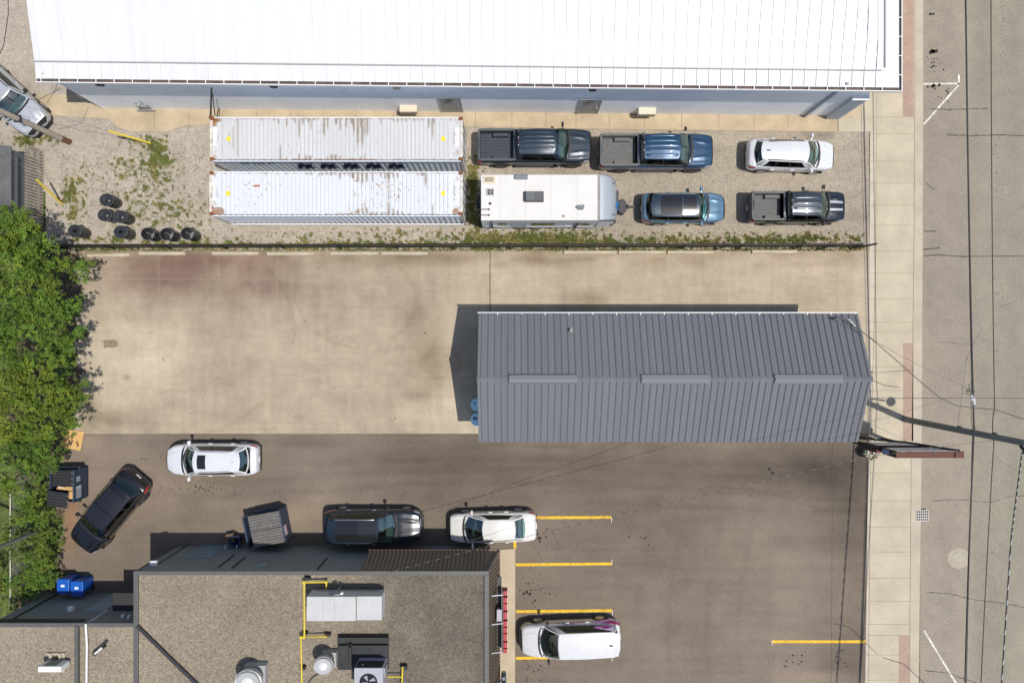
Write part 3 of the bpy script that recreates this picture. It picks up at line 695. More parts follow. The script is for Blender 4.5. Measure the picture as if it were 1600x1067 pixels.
    return e, dict(B=Bn, roofp=roofp, side=side, rear=rear, decal=decal, hL=hL, hW=hW, wind=wind)

def spec(L, W, H, kind, **kw):
    """dimensions of one vehicle, in metres from its own centre"""
    h = L / 2; q = kw.pop('q', {})
    S = dict(L=L, W=W, H=H)
    if kind == 'suv':
        S.update(tail=[(0, .80), (.06, .98), (.3, 1.07), (1.2, 1.06)], hood=[(0, .62), (.05, .76), (.14, .86), (.5, .955), (1.15, 1.04), (1.9, 1.05)],
                 xc=h - 1.12, bc=.22, yb=.90, xf=h - 1.80, bf=.10, wt=.70, xr=-h + .78, br=.10, xrb=-h + .28, brb=.16, roofz=(H - .04, H, H - .10), rcrown=.075,
                 sidew=[(.12, .40), (.43, .68), (.71, .90)], ax=(-h + .92, h - .92), cab=(-h + .34, h - 1.25), doors=[(-h + 1.15, -.12), (-.12, h - 1.5)])
    if kind == 'van':
        S.update(tail=[(0, .72), (.05, .98), (.2, 1.06), (1.2, 1.06)], hood=[(0, .62), (.05, .74), (.14, .83), (.4, .92), (.98, 1.06), (1.7, 1.07)],
                 xc=h - 1.02, bc=.28, yb=.92, xf=h - 2.0, bf=.06, wt=.74, wtr=.73, xr=-h + .34, br=.10, xrb=-h + .12, brb=.14, roofz=(H - .04, H, H - .06), rcrown=.05,
                 sidew=[(.13, .36), (.38, .66), (.68, .95)], ax=(-h + 1.0, h - .98), cab=(-h + .3, h - 1.15), doors=[(-h + 1.55, -.05), (-.05, h - 1.5)])
    if kind == 'sedan':
        S.update(tail=[(0, .70), (.05, .90), (.16, .98), (.62, 1.0), (1.4, .98)], hood=[(0, .55), (.05, .68), (.14, .76), (.5, .85), (1.1, .95), (2., .97)],
                 xc=h - .84, bc=.28, yb=.90, xf=h - 1.88, bf=.08, wt=.66, wtr=.63, xr=-h + 1.16, br=.06, xrb=-h + .54, brb=.12, ybr=.80, roofz=(H - .05, H, H - .07), rcrown=.045,
                 sidew=[(.16, .47), (.50, .82)], ax=(-h + .95, h - .88), cab=(-h + .75, h - 1.05), doors=[(-h + 1.4, -.1), (-.1, h - 1.45)], lid=True)
    if kind == 'pickup':
        cabr = q.get('cabr', -.42)
        S.update(pickup=True, tail=[(0, 1.12), (.05, 1.20), (.5, 1.21), (h + cabr, 1.21)], hood=[(0, .70), (.05, .98), (.12, 1.07), (.5, 1.15), (1.2, 1.21), (2.2, 1.215)],
                 xc=h - 1.20, bc=.20, yb=.93, xf=h - 1.93, bf=.10, wt=.72, wtr=.70, xr=cabr + .16, br=.03, xrb=cabr + .03, brb=.03, ybr=.90, zrb=1.22, roofz=(H - .05, H, H - .05), rcrown=.075,
                 sidew=[(.12, .46), (.50, .90)], ax=(-h + 1.18, h - .98), cab=(cabr + .1, h - 1.3), bed=(-h + .10, cabr - .1), doors=[(cabr + .1, cabr + 1.02), (cabr + 1.02, h - 1.55)],
                 ribs=5, wr=.40, zb=.42, planr=[(0, .93), (.04, .97), (.2, 1), (.8, 1)], planf=[(0, .62), (.05, .78), (.14, .90), (.4, .96), (.9, 1.0)], flare=.03)
    S.update(kw); return S

M_grmed = mat('grey_liner', (.13, .13, .125), .75, var=.15, vs=4)
P_navy = paint('dark_slate_paint', (.018, .032, .050), .2); P_blue = paint('deep_blue_paint', (.012, .052, .115), .25)
P_white = paint('white_paint', (.60, .61, .63)); P_cream = paint('warm_white_paint', (.62, .605, .565)); P_van = paint('van_white_paint', (.60, .60, .61))
P_teal = paint('steel_blue_paint', (.10, .19, .275), .35); P_black = paint('black_paint', (.006, .006, .008), 0, .22); P_bk2 = paint('blue_black_paint', (.010, .014, .022), .15, .25); P_silver = paint('silver_paint', (.50, .52, .55), .35)

PK = dict(archm=M_gloss)
vehicle('pickup_truck', 'dark slate pickup truck with ribbed roof, parked right beside the end of the shipping containers', 'pickup truck', 835.5, 229.7 + 1.0, 0,
        spec(5.98, 1.78, 1.90, 'pickup', paint=P_navy, liner=mat('navy_liner', (.035, .045, .06), .55, var=.2, vs=4), railm=mat('slate_rail', (.06, .072, .085), .5), mirror=M_gloss, rim=M_rimd, ribs=6, q=dict(cabr=-1.02), bedribs=9))
vehicle('pickup_truck', 'bright deep blue pickup truck with grey ribbed bed by the tan walkway', 'pickup truck', 1024, 237.3 + 1.0, 0,
        spec(5.98, 1.80, 1.90, 'pickup', paint=P_blue, liner=M_grmed, mirror=M_gloss, rim=M_rimd, ribs=5, q=dict(cabr=-.95), bedribs=10, pillar=M_gloss))
pk_e, pk_g = vehicle('pickup_truck', 'smaller black pickup truck with two pale grey bands along its hood near the street end', 'pickup truck', 1243, 324.7, 0,
        spec(4.98, 1.62, 1.80, 'pickup', paint=P_bk2, liner=M_grmed, mirror=M_gloss, rim=M_chrome, ribs=4, q=dict(cabr=-.74), bedribs=9, roofpaint=paint('slate_roof_paint', (.035, .048, .065), .2), xc=2.49 - .95, xf=2.49 - 1.56, cab=(-.64, 2.49 - 1.1)))
vehicle('suv', 'pearl white SUV with black roof rails, alone at the street end of the gravel row', 'suv', 1234.5, 243.3, -1.6,
        spec(4.62, 1.62, 1.66, 'suv', paint=P_white, rails=M_blk, fin=M_blk, seat=M_seatd, sgl=GLD, rgl=GLD, wt=.70, wtr=.61, xc=2.31 - .95, xf=2.31 - 1.70, bc=.28, xr=-2.31 + .64, xrb=-2.31 + .24, br=.12, cab=(-1.95, 1.2)))
vehicle('suv', 'steel blue SUV with a dark roof, parked nose out ahead of the travel trailer', 'suv', 1067.5, 325.6, 0,
        spec(4.42, 1.62, 1.68, 'suv', paint=P_teal, roofpaint=paint('dark_roof_paint', (.018, .036, .056), .2), pillar=M_gloss, rails=M_chrome, wt=.74, xc=2.21 - 1.0, xf=2.21 - 1.58, xr=-2.21 + .5, xrb=-2.21 + .16, rgl=GLD, panes=[(.8, .07, .36), (.8, .39, .86)], seat=M_seatl))
vehicle('suv', 'white crossover with a small dark sunroof, on the asphalt near the brown dumpsters lane', 'suv', 332.8, 717.3, 180,
        spec(4.90, 1.68, 1.64, 'suv', paint=P_white, fin=P_white, wt=.67, wtr=.60, panes=[(.64, .09, .29)], rgl=GL, xc=2.45 - 1.02, xf=2.45 - 1.80, bc=.24, xr=-2.45 + .86, xrb=-2.45 + .40, rails=P_silver, planf=[(0, .42), (.05, .52), (.2, .70), (.45, .9), (.8, .98), (1.1, 1)], mirror=P_white))
vehicle('suv', 'glossy black SUV parked diagonally beside the open dumpster and hedge', 'suv', 171.5, 798.5, -129.8,
        spec(4.80, 1.86, 1.70, 'suv', paint=P_black, roofpaint=P_black, pillar=M_gloss, panes=[(.88, .05, .44), (.88, .47, .92)], rgl=GLD, wt=.70, rim=M_rimd, bump=M_gloss, seat=M_seatd))
vehicle('suv', 'large blue black SUV with chrome window trim, parked against the brown shop wall', 'suv', 584, 822, 0,
        spec(5.22, 1.80, 1.76, 'suv', paint=P_bk2, roofpaint=paint('blue_black_roof', (.012, .023, .038), .2, .25), rails=M_chrome, panes=[(.82, .03, .40), (.82, .41, .90)], rgl=GLD, wt=.70, handle=M_chrome, grille=M_chrome, fin=P_bk2, xc=2.61 - 1.36, xf=2.61 - 2.2, xr=-2.61 + .55, xrb=-2.61 + .2, cab=(-2.2, 2.61 - 1.5)))
car_e, car_g = vehicle('sedan', 'warm white sedan backed out beside the yellow stall lines', 'sedan', 769.3, 823.0, 181.6,
        spec(4.66, 1.60, 1.46, 'sedan', paint=P_cream, mirror=P_cream, handle=P_cream, seat=M_seatl))
van_e, van_g = vehicle('minivan', 'white minivan with a pink flower graphic over its rear corner', 'minivan', 890.5, 996.3, 182.0,
        spec(5.30, 1.76, 1.82, 'van', paint=P_van, mirror=M_blk, handle=P_van, rgl=GLD, rim=M_rim, spokes=9, fin=M_blk, seat=M_seatl))
vehicle('suv', 'silver SUV angled across the top left corner beneath the leaning wooden pole', 'suv', 10.5, 151.5, -43,
        spec(4.8, 1.86, 1.68, 'suv', paint=P_silver, roofpaint=P_silver, rails=M_blk, mirror=M_blk, wt=.70, rgl=GL, seat=M_seatl))
for s_ in (1, -1): pk_g['decal']('hood_band', (pk_g['hL'] - .92, pk_g['hL'] - .22), 8.28, 8.62, (s_,), mat('pale_hood_band', (.42, .44, .46), .35, metal=.3), .026, 5, 3, pk_e)  # two pale grey bands laid along the dark hood
# minivan graphics: lettering, flower
M_pink = mat('flower_pink', (.92, .34, .74), .4, var=.5, vs=7); M_mag = mat('flower_magenta', (.55, .04, .30), .4, var=.4, vs=7); M_lpk = mat('flower_pale', (.95, .74, .90), .4, var=.25, vs=8)
sd_ = van_g['side'](-1); hLv = van_g['hL']
def petal(cx, cz, r, m, seed):
    rr = random.Random(seed); N_ = 22; b = MB(); vs = [(cx, cz)]
    ph = rr.random() * 6
    for k in range(N_): a = 6.283 * k / N_; q = r * (1 + .22 * math.sin(3 * a + ph) + .1 * math.sin(7 * a)); vs.append((cx + q * math.cos(a), cz + q * math.sin(a)))
    def onside(x, t):                 # t runs up the side: 0..6 over the body, above 6 over the glass
        if cz < 6.2: return van_g['B'](x, min(max(t, 2.3), 6.3), -1, .016 + .0015 * seed)
        s = (2.65 - .98 - .26 - x) / (2.65 - .98 - .26 + 2.65 - .12 - .14); return sd_(min(max(s, 0), 1), min(max((t - 6.2) / 2.6, .03), 1)) + Vector((0, -.02 - .0015 * seed, .012))
    ring = vs[1:]; n_ = N_; pts = [onside(cx, cz)]
    for f in (.34, .67, 1.0): pts += [onside(cx + (x - cx) * f, cz + (t - cz) * f * 1.6) for x, t in ring]
    fs_ = [(0, k + 1, (k + 1) % n_ + 1) for k in range(n_)]
    for j in (0, 1): fs_ += [(1 + j * n_ + k, 1 + (j + 1) * n_ + k, 1 + (j + 1) * n_ + (k + 1) % n_, 1 + j * n_ + (k + 1) % n_) for k in range(n_)]
    b.add(pts, fs_)
    return b.build('flower_graphic', m, van_e, recalc=False)
for i, (cx, cz, r, m) in enumerate(((-1.95, 4.6, .62, M_pink), (-2.2, 4.9, .42, M_mag), (-1.75, 7.4, .52, M_pink), (-2.05, 7.6, .50, M_lpk), (-1.9, 7.3, .26, M_mag), (-1.8, 4.4, .2, M_lpk), (-2.3, 5.6, .24, mat('flower_red', (.5, .03, .07), .4)), (-1.7, 7.5, .14, M_mag))): petal(cx, cz, r, m, i + 1)
M_ink = mat('script_ink', (.05, .03, .04), .5); M_inkr = mat('script_red', (.35, .03, .08), .5)
def squig(x0, x1, t, amp, n, m, wd, seed):
    r = random.Random(seed); pts = []
    for k in range(n): f = k / (n - 1); pts.append(van_g['B'](x0 + (x1 - x0) * f + .03 * math.sin(k * 2.1), t + amp * math.sin(k * 1.9 + r.random()), -1, .016))
    MB().tube(pts, wd, 4).build('script_lettering', m, van_e)
squig(.75, .05, 4.45, .32, 26, M_ink, .012, 1); squig(-.02, -.78, 4.45, .34, 28, M_inkr, .012, 2); squig(.35, .1, 5.35, .14, 12, M_ink, .008, 3); squig(0, -.25, 5.35, .14, 12, M_ink, .008, 4); squig(1.1, .8, 4.4, .02, 5, M_inkr, .008, 5); squig(-.85, -1.15, 4.4, .02, 5, M_rim, .008, 6)
for k in range(7):
    pts = [van_g['rear'](-.55 + k * .16, .35) + Vector((-.02, 0, .01)), van_g['rear'](-.47 + k * .16, .55) + Vector((-.02, 0, .01)), van_g['rear'](-.44 + k * .16, .4) + Vector((-.02, 0, .01))]
    MB().tube(pts, .012, 4).build('window_lettering', M_plate, van_e)
# ================================================================== BUILDINGS
# ---- white building along the top
M_wroof = mat('white_roof_metal', (.645, .65, .655), .45, var=.05, vs=1.2, squash=(1.5, .2, .2))
M_wall = mat('pale_block_wall', (.90, .925, .95), .85, var=.07, vs=.8, fine=.05, fs=10, bump=.25, bs=12)
M_gut = mat('gutter_inside', (.10, .07, .06), .8, var=.4, vs=2); M_wtrim = mat('white_trim', (.80, .80, .79), .5); M_grey = mat('grey_door', (.28, .29, .30), .55, var=.05)
M_beige = mat('beige_metal', (.62, .55, .43), .5); M_dk = mat('dark_metal', (.03, .032, .035), .5)
wb_ = thing('white_building', 'long white metal roofed building with pale block wall along the top', 'building', (-2, 14, 0))
def WY(x): return 12.56 - (x + 22) * .0105          # wall line is turned slightly
W0, W1, ZE = -22.05, 17.5, 4.66
b = MB(); far = 34
b.add([(W0, WY(W0), 0), (W1, WY(W1), 0), (W1, far, 0), (W0, far, 0), (W0, WY(W0), ZE), (W1, WY(W1), ZE), (W1, far, ZE), (W0, far, ZE)], [(0, 1, 5, 4), (1, 2, 6, 5), (2, 3, 7, 6), (3, 0, 4, 7), (4, 5, 6, 7)])
b.build('wall', M_wall, wb_, world=True)
OV = .31; RX0, RX1 = -22.40, 18.20
def EY(x): return WY(x) - OV + .10
b = MB()
b.add([(RX0, EY(RX0), ZE + .03), (RX1, EY(RX1), ZE + .03), (RX1, far, ZE + .03), (RX1 - .72, far, ZE + .06), (RX1 - .72, EY(RX1) + .75, ZE + .10), (RX0, EY(RX0) + .75, ZE + .10)], [(0, 1, 4, 5), (1, 2, 3, 4)])
b.box(RX0 + .05, RX1 - .02, EY(-22) - .42 + .3, EY(-22) + .05, ZE - .03, ZE - .02) if False else None
def rz_(x, y): return ZE + .12 + min(.205 * (y - EY(x) - .75), .42 * max(0, RX1 - .74 - x))
xs_ = list(np.linspace(RX0, RX1 - .74, 60))
for i in range(len(xs_) - 1): pass
b.grid(lambda x, t: (x, EY(x) + .75 + t * (far - EY(x) - .75), rz_(x, EY(x) + .75 + t * (far - EY(x) - .75))), xs_, np.linspace(0, 1, 30))
x = RX0 + .3
while x < RX1 - .9:
    ye = EY(x) + .78; pts = [(x, EY(x) + .03, ZE + .06), (x, ye, ZE + .12)]
    k = np.linspace(ye, min(far, 26), 12); pts += [(x, y, rz_(x, y) + .012) for y in k]
    for i in range(len(pts) - 1): b.bar(pts[i], pts[i + 1], .035, .045)
    x += .56
b.build('roof', M_wroof, wb_, world=True, recalc=False)
b = MB().bar((RX0, EY(RX0) + .76, ZE + .17), (RX1 - .9, EY(RX1) + .76, ZE + .17), .05, .06); b.bar((RX1 - .72, EY(RX1) + .9, ZE + .17), (RX1 - .72, far, ZE + .17), .05, .06)
b.build('roof_line_bar', mat('roof_bar', (.36, .36, .37), .5), wb_, world=True)  # grey bar along the inner line of the roof's edge band
# gutters: dark trough, white lip, straps
b = MB(); l = MB()
b.add([(RX0, EY(RX0) - .14, ZE - .06), (RX1, EY(RX1) - .14, ZE - .06), (RX1, EY(RX1) + .04, ZE - .06), (RX0, EY(RX0) + .04, ZE - .06)], [(0, 1, 2, 3)])
b.add([(RX1 - .02, EY(RX1) - .14, ZE - .06), (RX1 + .13, EY(RX1) - .14, ZE - .06), (RX1 + .13, far, ZE - .06), (RX1 - .02, far, ZE - .06)], [(0, 1, 2, 3)])
b.build('gutter', M_gut, wb_, world=True)
l.bar((RX0, EY(RX0) - .16, ZE - .03), (RX1 + .16, EY(RX1) - .16, ZE - .03), .035, .13); l.bar((RX1 + .145, EY(RX1) - .16, ZE - .03), (RX1 + .145, far, ZE - .03), .035, .13)
l.build('gutter_lip', M_wtrim, wb_, world=True)
x = RX0 + .25
while x < RX1: MB().bar((x, EY(x) + .03, ZE + .035), (x, EY(x) - .16, ZE + .03), .035, .015).build('gutter_strap', M_wtrim, wb_, world=True); x += .86
y = EY(RX1) + .6
while y < 26: MB().bar((RX1 - .03, y, ZE + .035), (RX1 + .14, y, ZE + .03), .035, .015).build('gutter_strap', M_wtrim, wb_, world=True); y += .9
def on_wall(name, px, wd, z0, z1, dep, m, par=wb_, **kw):
    x = (px - 800) / 29.0; y = WY(x)
    return MB().box(x - wd / 2, x + wd / 2, y - dep, y + .01, z0, z1).build(name, m, par, world=True, **kw)
for px in (707.5, 917):
    d = on_wall('door', px, 1.02, .03, 2.12, .03, M_grey); x = (px - 800) / 29; y = WY(x)
    f = MB(); [f.box(*q) for q in ((x - .58, x - .51, y - .05, y, .03, 2.2), (x + .51, x + .58, y - .05, y, .03, 2.2), (x - .51, x + .51, y - .05, y, 2.12, 2.2))]
    f = f.build('door_frame', mat('door_frame_grey', (.36, .37, .38), .5), wb_, world=True)
    MB().box(x + .36, x + .45, y - .10, y - .03, 1.0, 1.06).build('door_handle', M_chrome, wb_, world=True); MB().box(x - .18, x + .16, y - .12, y - .03, 1.98, 2.06).build('door_closer', M_dk, wb_, world=True)
for px, dk in ((228, 1), (469, 1), (640, 0), (912, 1)):
    q = on_wall('wall_lamp', px, .36, 4.0, 4.3, .32, M_dk if dk else mat('bronze_lamp', (.3, .27, .22), .4), bevel=.05)
for px in (642, 1006):
    x = (px - 800) / 29; y = WY(x)
    q = on_wall('wall_air_unit', px, .92, .55, .98, .34, M_beige, bevel=.02)
    MB().box(x - .40, x + .40, y - .35, y - .335, .6, .92).build('air_unit_grille', mat('beige_grille', (.36, .32, .25), .6), q).location = -wb_.location

# corner pilaster, downpipe
x = W1; b = MB().box(x - .62, x + .14, WY(x) - .18, WY(x) + .5, 0, 2.95); b.build('corner_pilaster', mat('pilaster_metal', (.50, .55, .60), .45, var=.04), wb_, world=True)
MB().box(x - .66, x + .18, WY(x) - .22, WY(x) + .5, 2.95, 3.05).build('pilaster_cap', M_wtrim, wb_, world=True)
b = MB(); [b.box(x - .62 + i * .19 + .02, x - .62 + i * .19 + .06, WY(x) - .205, WY(x) - .18, .02, 2.93) for i in range(4)]; b.build('pilaster_rib', mat('pilaster_rib', (.40, .45, .50), .5), wb_, world=True)
x = 15.75; MB().box(x - .06, x + .06, WY(x) - .12, WY(x) - .01, .05, 4.8).build('downpipe', mat('downpipe_blue', (.32, .37, .42), .5), wb_, world=True)
MB().box(W0 - .01, W0 + .1, WY(W0) - .02, WY(W0) + .1, 0, 4.9).build('corner_trim', M_wtrim, wb_, world=True)
# gas meter cluster and pipes on the wall
gm = thing('gas_meter', 'grey gas meter cluster with bent pipes at the foot of the pale wall', 'gas meter', P(228, 171, .03))
b = MB(); c = P(228, 171, 0); b.lathe([(.02, .55), (.15, .55), (.16, .7), (.15, .85), (.02, .88)], (c.x, c.y, 0), 14); b.box(c.x + .12, c.x + .42, c.y - .12, c.y + .12, .35, .75); b.build('meter_body', mat('meter_grey', (.26, .27, .27), .5), gm, world=True)
b = MB().tube([(c.x - .3, c.y + .1, .03), (c.x - .3, c.y + .1, .9), (c.x, c.y, .95), (c.x, c.y, .55)], .03, 6).tube([(c.x + .3, c.y, .75), (c.x + .3, c.y, 1.2), (c.x + .5, c.y + .25, 1.2), (c.x + .5, c.y + .25, 2.2)], .03, 6).tube([(c.x - .35, c.y - .15, .3), (c.x + .5, c.y - .15, .3), (c.x + .55, c.y - .1, .05)], .035, 6); b.build('meter_pipe', mat('pipe_grey', (.30, .31, .31), .5), gm, world=True)
hb = thing('service_box', 'grey service box with pipes near the west end of the pale wall', 'utility box', P(152, 167, .02)); c = P(152, 167, 0)
MB().box(c.x - .1, c.x + .25, c.y + .0, c.y + .2, 1.2, 1.8).build('box_case', mat('meter_grey', (.26, .27, .27)), hb, world=True, bevel=.01)
MB().tube([(c.x, c.y + .1, .02), (c.x, c.y + .1, 1.2)], .03, 6).tube([(c.x + .25, c.y + .05, 1.4), (c.x + .7, c.y + .05, 1.4), (c.x + .8, c.y + .02, 1.3)], .025, 6).build('box_pipe', M_wtrim, hb, world=True)

# ---- grey metal workshop
M_groof = mat('grey_roof_metal', (.172, .177, .186), .42, metal=.15, var=.10, vs=1.2, fine=.03, squash=(2.6, .10, .10))
M_grib = mat('grey_roof_seam', (.105, .109, .117), .45, metal=.15)  # raised seams darker than the sheet, their shading put into the colour
gb = thing('grey_workshop', 'grey standing seam gabled workshop standing at the pavement on the concrete pad', 'building', (7.55, -1.75, 0))
GX0, GX1 = -1.61, 16.71; YN, YM, YS_ = 1.34, -1.74, -4.86; ZEv, ZR = 3.83, 5.16
b = MB(); a0, a1, s0, s1 = GX0 + .18, GX1 - .18, YS_ + .25, YN - .25; zw = 3.8
b.add([(a0, s0, 0), (a1, s0, 0), (a1, s1, 0), (a0, s1, 0), (a0, s0, zw), (a1, s0, zw), (a1, s1, zw), (a0, s1, zw), (a0, YM, ZR - .14), (a1, YM, ZR - .14)], [(0, 1, 5, 4), (2, 3, 7, 6), (1, 2, 6, 9, 5), (3, 0, 4, 8, 7)])
b.build('wall', mat('workshop_wall', (.40, .40, .38), .7, var=.06), gb, world=True)
for nm, ya in (('north_roof_slope', YN), ('south_roof_slope', YS_)):
    b = MB(); b.add([(GX0, ya, ZEv), (GX1, ya, ZEv), (GX1, YM, ZR), (GX0, YM, ZR), (GX0, ya, ZEv - .1), (GX1, ya, ZEv - .1), (GX1, YM, ZR - .1), (GX0, YM, ZR - .1)], [(0, 1, 2, 3), (4, 5, 6, 7), (0, 1, 5, 4), (1, 2, 6, 5), (0, 3, 7, 4)])
    o = b.build('roof_slope', M_groof, gb, world=True, recalc=False)
    b = MB(); n = 58; dxx = (GX1 - GX0) / n
    for i in range(n):
        x = GX0 + dxx * (i + .5); b.bar((x, ya, ZEv + .012), (x, YM, ZR + .012), .024, .04)
    b.build('roof_seam', M_grib, o, world=False).location = -gb.location
    b = MB()
    for i in range(n):
        for q in (.18, .5, .82):
            x = GX0 + dxx * (i + q + (.5 if q == .5 else .5) - .0) - (dxx if i == n - 1 and q > .4 else 0); b.bar((x - (dxx * .0), ya, ZEv + .004), (x, YM, ZR + .004), .022, .012)
    b.build('roof_rib', mat('grey_roof_rib', (.150, .155, .164), .42, metal=.15), o).location = -gb.location  # minor ribs slightly darker too, rib shading put into the colour
b = MB(); b.add([(GX0 - .02, YM - .13, ZR - .035), (GX0 - .02, YM, ZR + .04), (GX0 - .02, YM + .13, ZR - .035), (GX1 + .02, YM - .13, ZR - .035), (GX1 + .02, YM, ZR + .04), (GX1 + .02, YM + .13, ZR - .035)], [(0, 1, 4, 3), (1, 2, 5, 4), (0, 1, 2), (3, 5, 4)])
b.build('ridge_cap', M_groof, gb, world=True)
for xa, xb in ((795.5, 902), (1003, 1110), (1212, 1318)):
    k = 31.5 / FPX; xa, xb = (xa - 800) * k, (xb - 800) * k
    b = MB(); b.add([(xa, YM - .17, ZR + .05), (xa, YM, ZR + .15), (xa, YM + .17, ZR + .05), (xb, YM - .17, ZR + .05), (xb, YM, ZR + .15), (xb, YM + .17, ZR + .05), (xa, YM - .13, ZR - .03), (xa, YM + .13, ZR - .03), (xb, YM - .13, ZR - .03), (xb, YM + .13, ZR - .03)], [(0, 1, 4, 3), (1, 2, 5, 4), (0, 6, 7, 2, 1), (3, 4, 5, 9, 8)])
    rv = b.build('ridge_vent', mat('grey_cap', (.215, .22, .23), .42, metal=.15), gb, world=True)
    MB().box(xa - .03, xa, YM - .15, YM + .15, ZR + .02, ZR + .06).box(xa, xb, YM + .165, YM + .215, ZR - .02, ZR + .03).box(xa, xb, YM - .20, YM - .165, ZR - .02, ZR + .03).build('vent_slot', M_dk, rv).location = -gb.location
b = MB().bar((GX0 - .05, YN + .05, ZEv - .02), (GX1, YN + .05, ZEv - .02), .06, .10); b.build('gutter', mat('gutter_pale_grey', (.50, .50, .49), .5), gb, world=True)
for i in range(16): x = GX0 + .9 + i * 1.15; MB().bar((x, YN - .06, ZEv + .03), (x + .03, YN + .06, ZEv + .035), .03, .012).build('gutter_strap', M_wtrim, gb, world=True)
c = P(892, 516, 4.2); q = MB().box(c.x - .16, c.x + .16, c.y - .02, YN - .05, ZEv + .02, ZEv + .03) if 0 else MB()
q.lathe([(.15, -.1), (.15, .06), (.10, .10), (.09, .35)], (c.x, c.y, 4.05), 14); vp = q.build('vent_flashing', mat('vent_grey', (.42, .42, .40), .5), gb, world=True)
MB().lathe([(.07, .0), (.07, .42), (.055, .42), (.055, .05)], (c.x, c.y, 4.05), 14).build('vent_pipe', M_dk, gb, world=True)
b = MB().box(GX0 + 9.5, GX0 + 12.5, YS_ + .2, YS_ + .26, 0, 3).build('roller_door', mat('roller_white', (.6, .6, .58), .5), gb, world=True)
# service mast with wires at the north east roof corner
mb_ = thing('service_bracket', 'black wire bracket with white insulators at the workshop roof corner', 'bracket', P(1318, 498, 4.0))
c = P(1318, 498, 4.05); MB().bar((c.x - .55, c.y, c.z + .25), (c.x + .15, c.y, c.z + .25), .05, .05).tube([(c.x - .5, c.y, c.z - .15), (c.x - .5, c.y, c.z + .3)], .03, 6).tube([(c.x + .1, c.y, c.z - .15), (c.x + .1, c.y, c.z + .3)], .03, 6).build('bracket_arm', M_dk, mb_, world=True)
b = MB(); [b.tube([(c.x + .12 + i * .13, c.y - i * .14, c.z + .2), (c.x + .2 + i * .13, c.y - .1 - i * .14, c.z + .25)], .04, 6) for i in range(3)]; b.build('insulator', mat('insulator_white', (.7, .75, .72), .3), mb_, world=True)
for px, py, z in ((1349, 540, 3.2), (1362, 581, 4.2), (1348, 640, 3.4)):
    c = P(px, py, z); o = MB().box(GX1 - .2, c.x, c.y - .05, c.y + .05, z, z + .10).build('gable_lamp', M_dk, gb, world=True)
# blue drums by the west gable
M_bdrum = mat('light_blue_tank', (.50, .80, .93), .5, var=.08, vs=4)
for py, lab in ((633, 'light blue drum against the workshop gable, cleaner northern of the pair'), (656, 'light blue drum against the workshop gable, southern with dark fittings')):
    c = P(745, py, 1.0); d = thing('drum', lab, 'drum', (c.x, c.y, .006), 0, 'light blue drums by the workshop')
    MB().lathe([(.0, 0), (.31, .0), (.32, .05), (.32, .3), (.335, .32), (.32, .34), (.32, .6), (.335, .62), (.32, .64), (.33, .93), (.31, .98), (.20, 1.01), (0, 1.02)], (0, 0, 0), 28, sy=.98).build('shell', M_bdrum, d, smooth=True)
    q = MB().lathe([(.05, .95), (.06, 1.05), (0, 1.055)], (-.13, .1, 0), 10)
    if py > 640:
        for a in range(5): q.bar((-.16 + .06 * a, .02 + .05 * (a % 2), 1.03), (-.08 + .06 * a, .12, 1.035), .03, .03)
    q.build('bung', M_blk if py > 640 else mat('bung_blue', (.15, .3, .42), .5), d)

# ---- brown shop with gravel roofs
ZT = 4.2; kx = (CAMH - ZT) / FPX
BX0, BX1, BYN = (211 - 800) * kx, (762 - 800) * kx, (533.5 - 893) * kx; BYS = -23
def c_roofg(X, Y):
    n = fbm(X, Y, 110, 131, 4); f = fbm(X, Y, 7, 135, 3); p = fbm(X, Y, 4, 137, 2)
    m = .74 + .40 * n + .16 * (f - .5) + .2 * (p - .5)
    c = col3((.255, .214, .162), m)
    d = np.clip(gauss(X, Y, 700, 960, 90, 90) * 1.3 + gauss(X, Y, 680, 1060, 90, 70) + gauss(X, Y, 620, 905, 60, 14) + .9 * sstep(575, 640, X) * .6, 0, 1) * (.5 + .7 * fbm(X, Y, 50, 139, 4))
    d = np.clip(d, 0, 1)[..., None]
    c = c * (1 - d) + c * np.array([.46, .48, .50]) * d
    r = (np.clip(gauss(X, Y, 300, 930, 90, 40) + gauss(X, Y, 420, 960, 60, 40), 0, 1) * fbm(X, Y, 50, 141, 3))[..., None]; return c * (1 - r) + c * np.array([.84, .80, .80]) * r
M_rg = mat('roof_gravel', (.4, .33, .24), .95, attr=True, fine=.12, fs=10, cell=.36, cs=26, bump=.35, bs=34, spec=.2)
M_dkwall = mat('dark_stucco', (.23, .23, .215), .85, var=.12, vs=.8, fine=.06); M_cap = mat('cap_flashing', (.10, .097, .092), .5, var=.1); M_brown = mat('brown_siding', (.11, .088, .06), .55, var=.1, vs=1)
bs_ = thing('brown_shop', 'brown flat roofed shop with gravel roof and ribbed mansard along the bottom', 'building', (-9, -17, 0))
MX = (565 - 800) * kx                         # where plain wall ends and brown mansard starts
b = MB(); b.add([(BX0, BYN, 0), (BX1, BYN, 0), (BX1, BYS, 0), (BX0, BYS, 0), (BX0, BYN, ZT), (BX1, BYN, ZT), (BX1, BYS, ZT), (BX0, BYS, ZT)], [(0, 1, 5, 4), (1, 2, 6, 5), (2, 3, 7, 6), (3, 0, 4, 7)])
b.build('wall', M_dkwall, bs_, world=True)
o = sheet('roof', 212, 895, 762, 1150, ZT - .06, 2.4, c_roofg, M_rg); del o['kind']; o.parent = bs_; o.location = -bs_.location
for nm, q in (('parapet_cap', (BX0 - .05, BX1 + .05, BYN - .14, BYN + .05)), ('parapet_cap', (BX0 - .05, BX0 + .16, BYS, BYN - .14)), ('parapet_cap', (BX1 - .16, BX1 + .06, BYS, BYN - .14))):
    MB().box(*q, ZT - .05, ZT + .06).build(nm, M_cap, bs_, world=True, bevel=.012)
